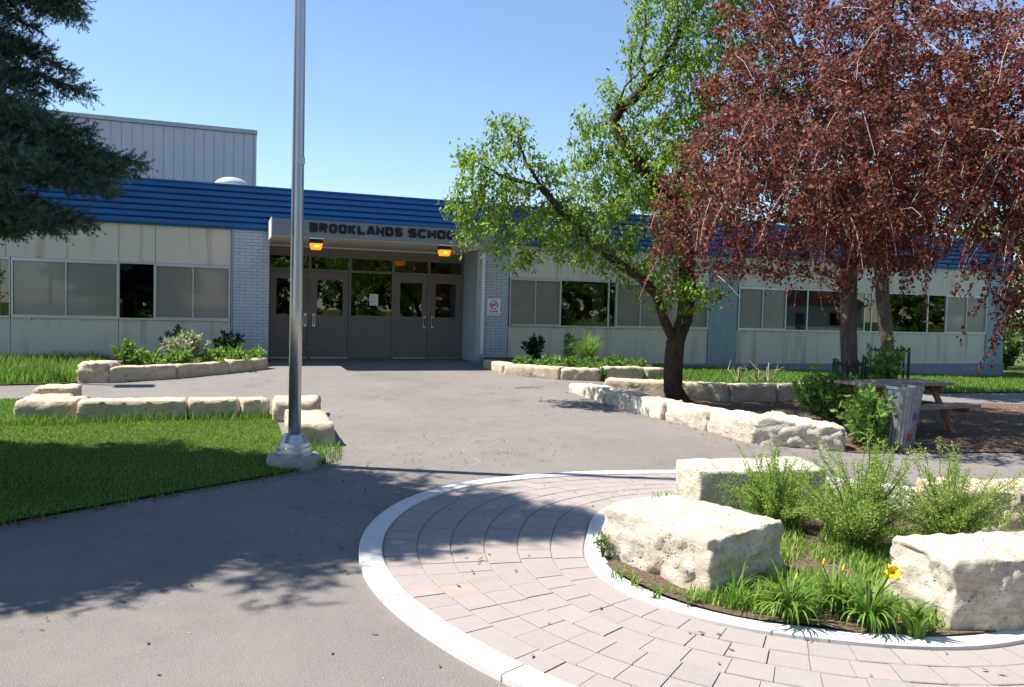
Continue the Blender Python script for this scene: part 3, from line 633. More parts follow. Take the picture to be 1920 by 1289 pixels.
# wall lights and sign
for px, py, lb in ((593, 452, 'lit orange wall light under the canopy below the first letters'), (834, 465, 'lit orange wall light under the canopy below the last word')):
    p = onY(px, py, CY+.1); x = p[0]
    t_ = thing('wall_light', lb, 'lamp', (x, CY+.1, 3.08), 'orange canopy lights')
    MB().box(x-.15, x+.15, CY+.0, CY+.26, 3.06, 3.084).obj('mounting_plate', 'white_metal', t_)
    MB().add([(x-.13, CY+.02, 3.06), (x+.13, CY+.02, 3.06), (x+.13, CY+.24, 3.06), (x-.13, CY+.24, 3.06), (x-.14, CY, 2.97), (x+.14, CY, 2.97), (x+.14, CY+.26, 2.97), (x-.14, CY+.26, 2.97)], [(0, 1, 2, 3), (7, 6, 5, 4), (1, 0, 4, 5), (2, 1, 5, 6), (3, 2, 6, 7), (0, 3, 7, 4)]).obj('housing', 'letter_black', t_)
    MB().add([(x-.13, CY+.012, 2.968), (x+.13, CY+.012, 2.968), (x+.13, CY+.25, 2.968), (x-.13, CY+.25, 2.968), (x-.1, CY+.03, 2.84), (x+.1, CY+.03, 2.84), (x+.1, CY+.23, 2.84), (x-.1, CY+.23, 2.84)], [(0, 1, 2, 3), (7, 6, 5, 4), (1, 0, 4, 5), (2, 1, 5, 6), (3, 2, 6, 7), (0, 3, 7, 4)]).obj('lens', 'lamp_orange', t_)
    MB().box(x-.05, x+.05, CY+.006, CY+.02, 2.89, 2.925).obj('bulb_glow', 'lamp_core', t_)
p0 = onY(914, 560, FY-.04); p1 = onY(938, 592, FY-.04); sx0, sx1, sz0, sz1 = p0[0], p1[0], p1[2], p0[2]
sg = thing('bully_zone_sign', 'white sign on the brick pier with a red struck-out circle reading BULLY ZONE', 'sign', ((sx0+sx1)/2, FY-.04, sz0))
MB().box(sx0, sx1, FY-.042, FY-.034, sz0, sz1).obj('plate', 'sign_white', sg)
scx, scz, sr = (sx0+sx1)/2, sz1-.155, .108
V = []; Fc = []
for i in range(40):
    a = 2*math.pi*i/40
    for r in (sr, sr-.017): V.append((scx+r*math.cos(a), FY-.0445, scz+r*math.sin(a)))
for i in range(40): j = (i+1) % 40; Fc.append((2*i, 2*i+1, 2*j+1, 2*j))
obj('red_circle', V, Fc, 'sign_red', sg)
def text(body, x, z, size, mat, parent, wide=1.0):
    c = bpy.data.curves.new('text', 'FONT'); c.body = body; c.size = size; c.align_x = 'CENTER'; c.align_y = 'CENTER'; c.offset = size*.025
    o = bpy.data.objects.new('text', c); COL.objects.link(o); bpy.context.view_layer.update()
    me = bpy.data.meshes.new_from_object(o.evaluated_get(bpy.context.evaluated_depsgraph_get())); bpy.data.objects.remove(o)
    V = [(x+q.co.x*wide, FY-.046, z+q.co.y) for q in me.vertices]; obj('lettering', V, [tuple(p.vertices) for p in me.polygons], mat, parent)
text('BULLY', scx, scz, .075, 'letter_black', sg, 1.0); text('ZONE', scx, sz0+.1, .07, 'letter_black', sg, 1.1)
obj('red_slash', [(scx-.08, FY-.048, scz-.068), (scx-.068, FY-.048, scz-.08), (scx+.08, FY-.048, scz+.068), (scx+.068, FY-.048, scz+.08)], [(0, 1, 2, 3)], 'sign_red', sg)
MB().box(sx0+.05, sx1-.1, FY-.0445, FY-.043, sz0+.032, sz0+.038).box(sx1-.075, sx1-.045, FY-.0445, FY-.043, sz0+.025, sz0+.045).obj('small_print', 'letter_black', sg)
# ------------------------------------------------------------------ flagpole, lamp post
px_, py_ = .64, 7.95; pz = gz(px_, py_)
fp = thing('flagpole', 'tall bare silver flagpole with a stepped collar on a round concrete base', 'flagpole', (px_, py_, pz))
MB().lathe((px_, py_, pz), [(.26, -.1), (.265, .06), (.255, .10), (.0, .105)][:3]+[(.02, .102)], 40).obj('concrete_base', 'base_concrete', fp)
MB().lathe((px_, py_, pz+.1), [(.178, 0), (.178, .035), (.166, .045), (.163, .085), (.152, .095), (.148, .125), (.135, .135), (.1, .21), (.075, .215)], 40).obj('collar', 'pole_metal', fp, False)
MB().lathe((px_, py_, pz+.1), [(.062, .1), (.061, 1.5), (.057, 3.5), (.05, 5.5), (.035, 8.2), (.01, 8.25)], 32).obj('pole', 'pole_metal', fp, True)
MB().box(px_-.005, px_+.06, py_-.075, py_-.055, pz+2.95, pz+3.02).obj('rope_cleat', 'steel', fp)
lp = thing('lamp_post', 'tall lamp post with a dark box head standing on the back lawn', 'lamp post', (-4.1, 15.55, .2))
MB().lathe((-4.1, 15.55, .2), [(.05, 0), (.04, 4.7)], 12).obj('post', 'pole_metal', lp); MB().box(-4.32, -3.8, 15.35, 15.75, 4.85, 5.05).obj('lamp_head', 'black_iron', lp)
# ------------------------------------------------------------------ leaves
def leaves(name, C, D, N, L, Wd, mat, parent, rnd=None, fold=0.0):
    """diamond leaves: C centre base, D direction, N normal (arrays)"""
    C = np.asarray(C); n = len(C); D = D/np.linalg.norm(D, axis=1, keepdims=True)
    Sd = np.cross(D, N); Sd /= np.linalg.norm(Sd, axis=1, keepdims=True)+1e-9
    L = np.broadcast_to(np.asarray(L, float), (n,))[:, None]; Wd = np.broadcast_to(np.asarray(Wd, float), (n,))[:, None]
    V = np.stack([C, C+D*L*.45+Sd*Wd*.5, C+D*L, C+D*L*.45-Sd*Wd*.5], 1).reshape(-1, 3)
    Fq = np.arange(4*n).reshape(n, 4); return obj(name, V, Fq, mat, parent, rnd=rng.random(n) if rnd is None else rnd)
def unit(n): v = rng.normal(size=(n, 3)); return v/np.linalg.norm(v, axis=1, keepdims=True)
def colonize(lines, att, step=.16, di=3.0, dk=.28, iters=140, grav=0.0, jit=.25):
    nodes = []; par = []
    for ln in lines:
        ln = [np.array(p, float) for p in ln]; start = ln[0]; base = -1
        if nodes:
            dd = [np.linalg.norm(q-start) for q in nodes]; base = int(np.argmin(dd))
        else: nodes.append(start); par.append(-1); base = 0
        cur = base
        for a, c in zip(ln[:-1], ln[1:]):
            k = max(1, int(np.linalg.norm(c-a)/step))
            for i in range(1, k+1): nodes.append(a+(c-a)*i/k); par.append(cur); cur = len(nodes)-1
    trunk_n = len(nodes); att = np.array(att); alive = np.ones(len(att), bool)
    N = np.array(nodes); D = np.linalg.norm(att[:, None]-N[None], axis=2); near = D.argmin(1); nd = D.min(1)
    for it in range(iters):
        use = alive & (nd < di)
        if not use.any(): break
        acc = {}
        A = att[use]; Q = near[use]; dv = A-N[Q]; dv /= np.linalg.norm(dv, axis=1, keepdims=True)+1e-9
        uq, inv = np.unique(Q, return_inverse=True); s_ = np.zeros((len(uq), 3)); np.add.at(s_, inv, dv)
        s_ /= np.linalg.norm(s_, axis=1, keepdims=True)+1e-9; s_ += rng.normal(size=s_.shape)*jit; s_[:, 2] -= grav; s_ /= np.linalg.norm(s_, axis=1, keepdims=True)
        new = N[uq]+s_*step; i0 = len(N); N = np.vstack([N, new]); par += list(uq)
        d2 = np.linalg.norm(att[:, None]-new[None], axis=2); m = d2.min(1); am = d2.argmin(1)
        up = m < nd; nd[up] = m[up]; near[up] = am[up]+i0
        alive &= nd > dk
    return N, np.array(par), trunk_n
def tree_mesh(name, N, par, tr, mat, parent, tip=.004, expo=2.3, rmax=.2, base_flare=1.25, trunk_r=None):
    n = len(N); r = np.zeros(n); ch = [[] for _ in range(n)]
    for i, p in enumerate(par):
        if p >= 0: ch[p].append(i)
    acc = np.zeros(n)
    order = range(n-1, -1, -1)
    for i in order:
        r[i] = max(tip, acc[i]**(1/expo)) if ch[i] else tip
        if par[i] >= 0: acc[par[i]] += r[i]**expo
    sc = rmax/r[0]
    r = np.where(r > tip*2.5, tip*2.5+(r-tip*2.5)*(rmax-tip*2.5)/(r[0]-tip*2.5), r)
    ns = 6; V = []; Fc = []
    def ring(p, d, rr, k):
        d = d/(np.linalg.norm(d)+1e-9); ref = np.array([.3, .95, .1]); u = np.cross(d, ref); u /= np.linalg.norm(u); v_ = np.cross(d, u); s = len(V)
        for q in range(k):
            a = 2*math.pi*q/k; V.append(p+(u*math.cos(a)+v_*math.sin(a))*rr)
        return s
    rid = {}
    for i in range(n):
        p = par[i]
        if p < 0: continue
        k = 10 if r[i] > .05 else (6 if r[i] > .015 else 3)
        main = max(ch[p], key=lambda c: r[c]) == i
        dirn = N[i]-N[p]; nxt = max(ch[i], key=lambda c: r[c]) if ch[i] else None
        d2 = dirn/np.linalg.norm(dirn)+((N[nxt]-N[i])/np.linalg.norm(N[nxt]-N[i]) if nxt is not None else 0)
        if main and (p, k) in rid: a = rid[p, k]
        else: a = ring(N[p], dirn, (r[p] if main else min(r[p], r[i]*1.15))*(base_flare if par[p] < 0 else 1), k)
        b_ = ring(N[i], d2, r[i], k); rid[i, k] = b_
        for q in range(k): j = (q+1) % k; Fc.append((a+q, a+j, b_+j, b_+q))
    obj(name, V, Fc, mat, parent, True); return r, ch
def ell(cpos, rx, ry, rz, n):
    u = unit(n)*(rng.random((n, 1))**(1/2.4)); 
    return cpos+u[:, :1]*rx*R0+u[:, 1:2]*ry*np.array((Fv[0], Fv[1], 0))+u[:, 2:]*rz*np.array((0, 0, 1))
def crown_leaves(N, r, ch, thr, per, L, Wd, mat, parent, droop=.6, spread=.13, name='crown'):
    idx = np.where(r < thr)[0]; k = per
    C = np.repeat(N[idx], k, 0); n = len(C)
    D = unit(n)*.9; D[:, 2] -= droop*(.5+rng.random(n)); C = C+unit(n)*spread*rng.random((n, 1)); Nn = unit(n)*.8+np.array((0, 0, .8))
    LOG.append((parent.name, len(N), n)); Ls = L*(.65+.7*rng.random(n)); return leaves(name, C, D, Nn, Ls, Wd*Ls/L, mat, parent)
# forked green tree
d0 = 12.9; m_px = d0/F_PX
def ellpx(px, py, dd, rx, ry, n, rd=None, d=d0):
    return ell(atd(px, py, d+dd), rx*d/F_PX, (rd or (rx+ry)/2)*d/F_PX, ry*d/F_PX, n)
tb = np.array((7.15, 11.2, gz(7.15, 11.2)-.05))
gt = thing('forked_tree', 'light green tree with a dark forked trunk and a limb leaning towards the entrance', 'tree', tb)
def L(pts, d): return [atd(x, y, d+dd) for x, y, dd in pts]
crotch = atd(1266, 645, d0)
lines = [[tb, atd(1262, 730, d0), atd(1262, 690, d0), crotch], [crotch]+L([(1245, 600, -.05), (1232, 555, -.1), (1200, 520, -.15), (1160, 495, -.2), (1105, 452, -.3), (1060, 405, -.35), (1015, 352, -.4), (985, 300, -.4), (965, 240, -.4)], d0),
         [crotch]+L([(1283, 600, .1), (1290, 540, .15), (1285, 470, .2), (1278, 400, .3), (1268, 330, .4)], d0), L([(1278, 400, .3), (1220, 330, .2), (1180, 290, .2), (1150, 230, .3)], d0), L([(1015, 352, -.4), (940, 330, -.3), (890, 300, -.2)], d0)]
att = np.vstack([ellpx(*q) for q in ((935, 335, -.3, 98, 105, 160), (890, 405, -.3, 58, 75, 90), (985, 440, -.4, 95, 75, 120), (955, 245, -.3, 55, 55, 60), (1100, 420, 0, 110, 90, 130), (1130, 290, .3, 85, 100, 130), (1262, 170, .5, 135, 150, 300), (1300, 40, .5, 140, 120, 220), (1230, 340, .3, 150, 110, 230), (1150, 225, .3, 70, 75, 100), (1110, 340, .2, 85, 75, 90), (1190, 485, -.1, 90, 60, 90), (1275, 545, -.2, 100, 40, 80), (1400, 220, 1.2, 160, 220, 260), (1330, -60, .6, 190, 130, 240), (1215, 110, .5, 60, 90, 100))])
N, par, tn = colonize(lines, att, .13, 2.5, .2, grav=.08)
r, ch = tree_mesh('trunk', N, par, tn, 'bark_dark', gt, .0035, 2.2, .16)
crown_leaves(N, r, ch, .0085, 23, .09, .035, 'leaf_green', gt, .8, .22)
# purple-leaved trees
def purple(name, label, base, d, trunk, limbs, ells, per, rmax, leafL=.062):
    t = thing(name, label, 'tree', base, 'purple leaved trees')
    att = np.vstack([ellpx(*q[:6], d=d, rd=q[6] if len(q) > 6 else None) for q in ells])
    N, par, tn = colonize([trunk]+limbs, att, .14, 3, .2, grav=.04)
    r, ch = tree_mesh('trunk', N, par, tn, 'bark_grey', t, .004, 2.25, rmax)
    crown_leaves(N, r, ch, .010, per, leafL, leafL*.56, 'leaf_purple', t, .45, .18)
    lowz = np.where((r < .010) & (N[:, 2] < np.quantile(N[:, 2], .55)))[0]; sC, sD = [], []; sw = MB()
    for i in rng.choice(lowz, min(230, len(lowz)//2), replace=False):
        a = N[i].copy(); dv = unit(1)[0]*np.array((.55, .55, .1))+np.array((0, 0, -.35)); l_ = .35+.6*rng.random(); pts = [a.copy()]
        for q in range(6): dv = dv+np.array((0, 0, -.22)); dv /= np.linalg.norm(dv); a = a+dv*l_/6; pts.append(a.copy())
        sw.tube(pts, [.005-.0005*q for q in range(7)], 3)
        for q in range(int(l_*46)):
            u = rng.random()*5.99; k_ = int(u); p_ = pts[k_]*(1-u+k_)+pts[k_+1]*(u-k_); sC.append(p_+rng.normal(size=3)*.02); sD.append(unit(1)[0]+np.array((0, 0, -.5)))
    sw.obj('weeping_twigs', 'twig_pale', t)['kind'] = 'stuff'; nS = len(sC); lS = leafL*(.7+.6*rng.random(nS)); leaves('weeping_sprays', np.array(sC), np.array(sD), unit(nS), lS, lS*.56, 'leaf_purple', t)['kind'] = 'stuff'
    tw = MB(); ids = rng.choice(np.where(r < .010)[0], min(260, len(N)//8), replace=False)
    for i in ids:
        a = N[i]; dv = unit(1)[0]*.5+np.array((-.25, -.35, -.25)); l_ = .35+.45*rng.random()
        tw.tube([a, a+dv*l_*.5+rng.normal(size=3)*.03, a+dv*l_+np.array((0, 0, -.12*l_))], [.0045, .0035, .002], 3)
    tw.obj('twigs', 'twig_pale', t)['kind'] = 'stuff'; return t
d1 = 11.8; pb = np.array((8.92, 9.37, .03))
fk = atd(1592, 480, d1)
purple('purple_tree', 'dark red leaved tree with pale trunk rising from the shrub beside the bin', pb, d1, [pb, atd(1593, 700, d1), atd(1590, 600, d1), fk], [[fk]+L([(1570, 400, 0), (1560, 300, 0), (1530, 200, -.1), (1500, 100, -.2)], d1), [fk]+L([(1610, 400, 0), (1620, 300, 0), (1650, 180, 0), (1670, 40, 0), (1680, -100, 0)], d1)],
       [(1600, 210, -.3, 300, 230, 1000, 290), (1560, 300, -1.8, 230, 130, 330), (1800, 300, -1.6, 150, 130, 220), (1400, 330, -.6, 170, 130, 330), (1320, 420, -.4, 110, 85, 150), (1480, 440, -.3, 130, 80, 170), (1600, 440, -.6, 140, 60, 150), (1720, 400, -.4, 130, 90, 190), (1680, 470, -.3, 90, 40, 60), (1400, 490, -.5, 110, 40, 80), (1540, 500, -.5, 60, 35, 40), (1550, 0, 0, 230, 140, 420), (1780, 40, 0, 200, 200, 380), (1820, 260, 0, 130, 130, 160), (1370, 170, 0, 70, 80, 90), (1235, 440, -.5, 45, 45, 25)], 25, .12)
d2 = 17.; p2 = G(1665, 728)
fk2 = atd(1650, 470, d2)
purple('purple_tree', 'dark red leaved tree standing in a black guard near the school wall', p2, d2, [p2, atd(1663, 640, d2), atd(1655, 560, d2), fk2], [[fk2]+L([(1640, 380, 0), (1650, 250, 0)], d2), [fk2]+L([(1690, 400, 0), (1740, 330, 0)], d2)], [(1650, 260, 0, 190, 170, 260), (1640, 430, 0, 80, 60, 60), (1700, 470, -.3, 60, 45, 40)], 34, .14, .095)
d3 = 9.6; p3 = atd(2010, 830, d3); p3[2] = gz(p3[0], p3[1])
purple('purple_tree', 'dark red leaved tree past the picnic table with low hanging branches', p3, d3, [p3, atd(2005, 600, d3), atd(1985, 450, d3)], [L([(1985, 450, 0), (1920, 420, 0), (1870, 330, 0), (1830, 280, 0)], d3), L([(1985, 450, 0), (2030, 250, 0), (2040, 60, 0)], d3)],
       [(1885, 330, 0, 115, 120, 320), (1885, 470, 0, 70, 75, 160), (1885, 570, 0, 35, 50, 45), (2050, 200, 0, 190, 260, 400), (1880, 180, .3, 120, 130, 240)], 26, .12)
# generic green trees behind the building and across the street
def generic(base, h, w_, seed, label, cat='tree', grp=None, lv=24, leafL=.16, n=650, name='broadleaf_tree', low=.6):
    t = thing(name, label, cat, base, grp); b0 = np.array(base, float)
    lines = [[b0, b0+(0, 0, h*.3), b0+(.1, .1, h*.62)], [b0+(0, 0, h*.3), b0+(w_*.35, 0, h*.5)], [b0+(0, 0, h*.32), b0+(-w_*.35, .2, h*.52)]]
    u = unit(n)*(rng.random((n, 1))**.4); att = b0+np.array((0, 0, h*low))+u*np.array((w_, w_, h*(1-low))); att += np.array([list(noise.noise_vector(Vector(p)*.45)) for p in att])*.6
    N, par, tn = colonize(lines, att, .35, 6, .45, 60); r, ch = tree_mesh('trunk', N, par, tn, 'bark_dark', t, .01, 2.2, .2)
    crown_leaves(N, r, ch, .03, lv, leafL, leafL*.5, 'leaf_green', t, .4, .35); return t
generic((25.5, 27, -.1), 9, 3.6, 1, 'tall green tree rising behind the far end of the school roof', grp='green trees beyond the school')
generic((29.2, 22.5, -.1), 6.5, 2.9, 2, 'rounded green tree just past the end wall of the school', grp='green trees beyond the school')
generic((19, 33, 0), 9.5, 3.6, 3, 'green tree behind the school roof, showing through the purple leaves', grp='green trees beyond the school')
proto = generic((3, -13, 0), 8.5, 4.0, 5, 'green street tree mirrored in the entrance and window glass', grp='street trees mirrored in the glass', lv=26, leafL=.3, n=420, low=.46)
for i, (x, y) in enumerate(((-5, -15), (9.5, -14), (16, -13), (22.5, -15), (29, -16), (36, -14), (63, -20), (70, -17))):
    t = proto.copy(); COL.objects.link(t); t.location = (x, y, 0); t.rotation_euler = (0, 0, i*1.3)
    for ch_ in proto.children: c = ch_.copy(); COL.objects.link(c); c.parent = t
hs = thing('white_house', 'white gabled house mirrored in the far windows', 'house', (50, -24, 0))
MB().box(44, 58, -30, -22, 0, 3).obj('wall', 'house_white', hs)
MB().add([(43.5, -21.5, 2.9), (58.5, -21.5, 2.9), (58.5, -30.5, 2.9), (43.5, -30.5, 2.9), (51, -21.5, 5.8), (51, -30.5, 5.8)], [(0, 1, 4), (2, 3, 5), (1, 2, 5, 4), (3, 0, 4, 5), (0, 3, 2, 1)]).obj('roof', 'house_roof', hs)
for x in (46, 54): MB().box(x, x+1.6, -22.0, -21.95, 1, 2.2).obj('window', 'dark_interior', hs)
MB().box(50, 51, -22.0, -21.95, 0, 2.1).obj('door', 'door_paint', hs)
# ------------------------------------------------------------------ spruce
sb = np.array((-3.18, 7.76, gz(-3.18, 7.76)))
sp = thing('spruce_tree', 'dark blue-green spruce with drooping boughs reaching in front of the school wall', 'tree', sb)
HT = 10.6
tk = MB().tube([sb+(0, 0, z) for z in np.linspace(-.05, HT, 12)], [.19*(1-z/HT)+.012 for z in np.linspace(0, HT, 12)], 12)
tk.obj('trunk', 'bark_spruce', sp, True)
# one needle shoot as template
nn_ = 34; tt = rng.random(nn_); an = rng.random(nn_)*2*math.pi; ln = .024+.009*rng.random(nn_)
Rd = np.stack([np.cos(an), np.sin(an)], 1)
Bs = np.stack([np.zeros(nn_), np.zeros(nn_), tt], 1); Tp = np.stack([Rd[:, 0]*ln*.85, Rd[:, 1]*ln*.85, tt+0*ln], 1); Sd_ = np.stack([-Rd[:, 1], Rd[:, 0], np.zeros(nn_)], 1)*.0036
SH = (Bs, Tp, Sd_, ln)
cS, cD, cL = [], [], []; brm = MB()
z = 2.05; wh = 0
while z < HT-.25:
    R_ = float(np.interp(z, [1.9, 2.4, 2.75, 3.1, 3.5, 4.3, 5.2, 6.5, 8, HT], [1.8, 1.95, 2.4, 2.45, 2.15, 1.95, 2.05, 1.85, 1.25, .12]))
    nbr = 10 if z < 5.2 else 8
    fine = z < 5.2
    for k in range(nbr):
        a = 2*math.pi*(k+.5*(wh % 2))/nbr+rng.normal()*.16; Lb = R_*(.68+.38*rng.random())
        dr = np.array((math.cos(a), math.sin(a), 0)); p0 = sb+np.array((0, 0, z+rng.normal()*.09))
        side = np.array((-dr[1], dr[0], 0)); m = max(6, int(Lb/.1)); pts = []; dp = .3+.14*rng.random()
        for i in range(m+1):
            t = i/m; pts.append(p0+dr*Lb*t+np.array((0, 0, .1*Lb*t-dp*Lb*t*t+.12*Lb*t**4))+side*math.sin(t*3+k)*.05*Lb)
        brm.tube(pts, [.028*(1-.92*i/m)*(Lb/2.4)+.003 for i in range(m+1)], 4)
        for i in range(1, m+1):
            t = i/m
            if t < .2: continue
            for sgn in (-1, 1):
                Ls = (.68*(1-t)**.8+.17)*(.65+.5*rng.random())*(Lb/2.3)**.5
                q0 = pts[i]; dl = dr*.75+side*sgn*(.8+.25*rng.random())+np.array((0, 0, -.05-.35*rng.random())); dl /= np.linalg.norm(dl)
                ks = max(2, int(Ls/(.042 if fine else .075)))
                for j in range(ks):
                    u = (j+.5)/ks; c = q0+dl*Ls*u+np.array((0, 0, -.25*Ls*u*u))
                    for s2 in ((-1, 0, 1) if fine else (random.choice((-1, 0, 1)),)):
                        d_ = dl*.75+np.cross(dl, (0, 0, 1))*s2*.8+np.array((0, 0, .3 if s2 == 0 else -.25-.6*rng.random()))+rng.normal(size=3)*.25
                        cS.append(c); cD.append(d_); cL.append((.075+.06*rng.random())*(1 if fine else 1.9))
            for q in range(3 if fine else 1):
                cS.append(pts[i]+dr*.03*q); cD.append(dr+np.array((0, 0, .35))+rng.normal(size=3)*.45); cL.append(.11)
        cS.append(pts[-1]); cD.append(pts[-1]-pts[-2]); cL.append(.13)
    z += (.21 if z < 3.1 else .16) if fine else .3; wh += 1
brm.obj('boughs', 'bark_spruce', sp)
cS, cD, cL = np.array(cS), np.array(cD), np.array(cL)
cD /= np.linalg.norm(cD, axis=1, keepdims=True); ref = np.where(np.abs(cD[:, 2:]) < .9, np.array([[0, 0, 1.]]), np.array([[1., 0, 0]])); U_ = np.cross(cD, ref); U_ /= np.linalg.norm(U_, axis=1, keepdims=True); V_ = np.cross(cD, U_)
def shoots(sel, count):
    ids = np.arange(nn_)[:count]; Bq, Tq, Sq, lq = (x[ids] for x in SH)
    def tf(P, extra=None):
        return (cS[sel][:, None]+U_[sel][:, None]*P[None, :, :1]+V_[sel][:, None]*P[None, :, 1:2]+cD[sel][:, None]*(P[None, :, 2:]*cL[sel][:, None, None]))
    A = tf(Bq); Bp = tf(Tq)+cD[sel][:, None]*lq[None, :, None]*.75; Sx = U_[sel][:, None]*Sq[None, :, :1]+V_[sel][:, None]*Sq[None, :, 1:2]
    return np.stack([A-Sx, A+Sx, Bp], 2).reshape(-1, 3)
near_ = (cS[:, 2] < 4.75) & (((cS-CAM)@Rv)/((cS-CAM)@Fv) > -.72)
Va = shoots(near_, 34); na = len(Va)//3; far_ = ~near_ & (rng.random(len(cS)) < .55); Vb = shoots(far_, 7)
ctr = Vb.reshape(-1, 3, 3).mean(1, keepdims=True); Vb = ((Vb.reshape(-1, 3, 3)-ctr)*4.4+ctr).reshape(-1, 3); nb_ = len(Vb)//3
rs = np.r_[np.repeat(rng.random(near_.sum()), 34)*.8+rng.random(na)*.2, rng.random(nb_)]
obj('needles', np.vstack([Va, Vb]), np.arange(3*(na+nb_)).reshape(-1, 3), 'needle', sp, rnd=rs)
LOG.append(('spruce', int(near_.sum()), int((~near_).sum()), na+nb_))
# ------------------------------------------------------------------ grass
def grass(name, poly, n, hmin, hmax, label, dz=.02, wd=.0042, mat='grass_blade', dens=None):
    xs = [p[0] for p in poly]; ys = [p[1] for p in poly]; P = np.stack([rng.uniform(min(xs), max(xs), n*4), rng.uniform(min(ys), max(ys), n*4)], 1)
    P = P[inpoly(P, poly)]
    if dens is not None: P = P[rng.random(len(P)) < dens(P)]
    P = P[:n]; n = len(P)
    z = np.array([gz(x, y) for x, y in P])+dz-.005; base = np.c_[P, z]; a = rng.random(n)*2*math.pi; h = hmin+(hmax-hmin)*rng.random(n)**1.5
    pn = np.array([noise.noise((x*1.1, y*1.1, 3)) for x, y in P]); h *= 1+.45*pn
    dr = np.stack([np.cos(a), np.sin(a), np.zeros(n)], 1); sd_ = np.stack([-np.sin(a), np.cos(a), np.zeros(n)], 1)*wd; ln = h[:, None]*(.15+.5*rng.random((n, 1)))
    mid = base+dr*ln*.35+np.array((0, 0, 1))*h[:, None]*.6; tip = base+dr*ln+np.array((0, 0, 1))*h[:, None]
    V = np.stack([base-sd_, base+sd_, mid+sd_*.7, mid-sd_*.7, tip], 1).reshape(-1, 3); k = np.arange(n)[:, None]*5
    T = np.stack([np.c_[k, k+1, k+2], np.c_[k, k+2, k+3], np.c_[k+3, k+2, k+4]], 1).reshape(-1, 3)
    o = obj(name, V, T, mat, None, rnd=np.repeat(np.clip(rng.random(n)*.8+.25*pn+.1, 0, 1), 3)); return tag(o, label, 'grass', kind='stuff')
ed_ = [(-8, 2.9), (-4, 5.05), (-1.49, 6.36), (-.5, 7.0), (.25, 7.42), (.66, 7.66)]
band = ed_+[(x+.06, y-.1) for x, y in ed_[::-1]]
grass('grass', band, 5200, .015, .06, 'ragged grass fringe where the lawn meets the asphalt', dz=.004)
clip = [(-7, 3.4)]+LAWN[2:14]+[(-2.3, 12.85), (-6, 13.0), (-9, 13.0), (-9, 2.6)]
grass('grass', clip, 165000, .016, .042, 'short green lawn grass round the flagpole', dens=lambda P: np.clip(1.2-(P[:, 0] < -4)*.8, 0, 1))
edge = [(-2, 10.45), (-.6, 10.58), (.1, 10.5), (.55, 10.6), (.55, 10.75), (-1.7, 10.8), (-2.3, 10.95), (-2.6, 10.6)]
grass('grass', edge, 1500, .05, .15, 'taller grass tufts against the lawn edging stones')
grass('grass', [(-9, 14.7), (-3.4, 14.62), (-2.42, 14.85), (-2.3, 18.7), (-9, 18.7)], 22000, .08, .26, 'longer unmown grass below the left windows', wd=.008)
grass('grass', [p if p[0] < 27 else (27, p[1]) for p in GRASS_R], 42000, .05, .11, 'grass strip along the school wall behind the low stone wall', wd=.009)
grass('grass', [(.6, 8.0), (.95, 7.7), (1.15, 8.1), (1.2, 8.75), (.9, 8.8)], 500, .03, .11, 'weedy tuft beside the flagpole base')
# ------------------------------------------------------------------ plants
def bush(name, label, c, rx, rz, n, Lf, Wf, mat, cat='shrub', grp=None, stems=14, up=.3, stem_mat='stem_brown', feather=False):
    c = np.array(c, float); t = thing(name, label, cat, c, grp); st = MB(); C, D = [], []
    for i in range(stems):
        a = rng.random()*2*math.pi; e = rng.random()**.7; lo_ = (.6+.7*rng.random()) if feather else 1; tip = c+np.array((math.cos(a)*rx*e*lo_, math.sin(a)*rx*e*lo_, rz*(1.08-.45*e*e)*(.7+.4*rng.random())*lo_))
        pts = [c+np.array((math.cos(a), math.sin(a), 0))*rx*.12*e]; 
        for k in range(1, 7):
            u = k/6; p = c+(tip-c)*u; p[:2] = c[:2]+(tip[:2]-c[:2])*u**1.35; p += rng.normal(size=3)*.012; pts.append(p)
        st.tube(pts, [.006*(1-.75*k/6) for k in range(7)], 3)
        m = n//stems
        for q in range(m):
            u = .12+.88*rng.random()**.75; k = min(5, int(u*6)); f = u*6-k; p = pts[k]*(1-f)+pts[k+1]*f; d = pts[k+1]-pts[k]; d = d/np.linalg.norm(d)
            dd = d*.5+rng.normal(size=3)*.75+np.array((0, 0, up)); off = dd/np.linalg.norm(dd)*rng.random()*(.05 if feather else .04+rx*.18)*(1.1-.6*u)
            C.append(p+off); D.append(dd)
    st.obj('stems', stem_mat, t); C = np.array(C); D = np.array(D); Ls = Lf*(.6+.8*rng.random(len(C)))
    leaves('foliage', C, D, unit(len(C))+np.array((0, 0, .6)), Ls, Wf*Ls/Lf, mat, t); return t
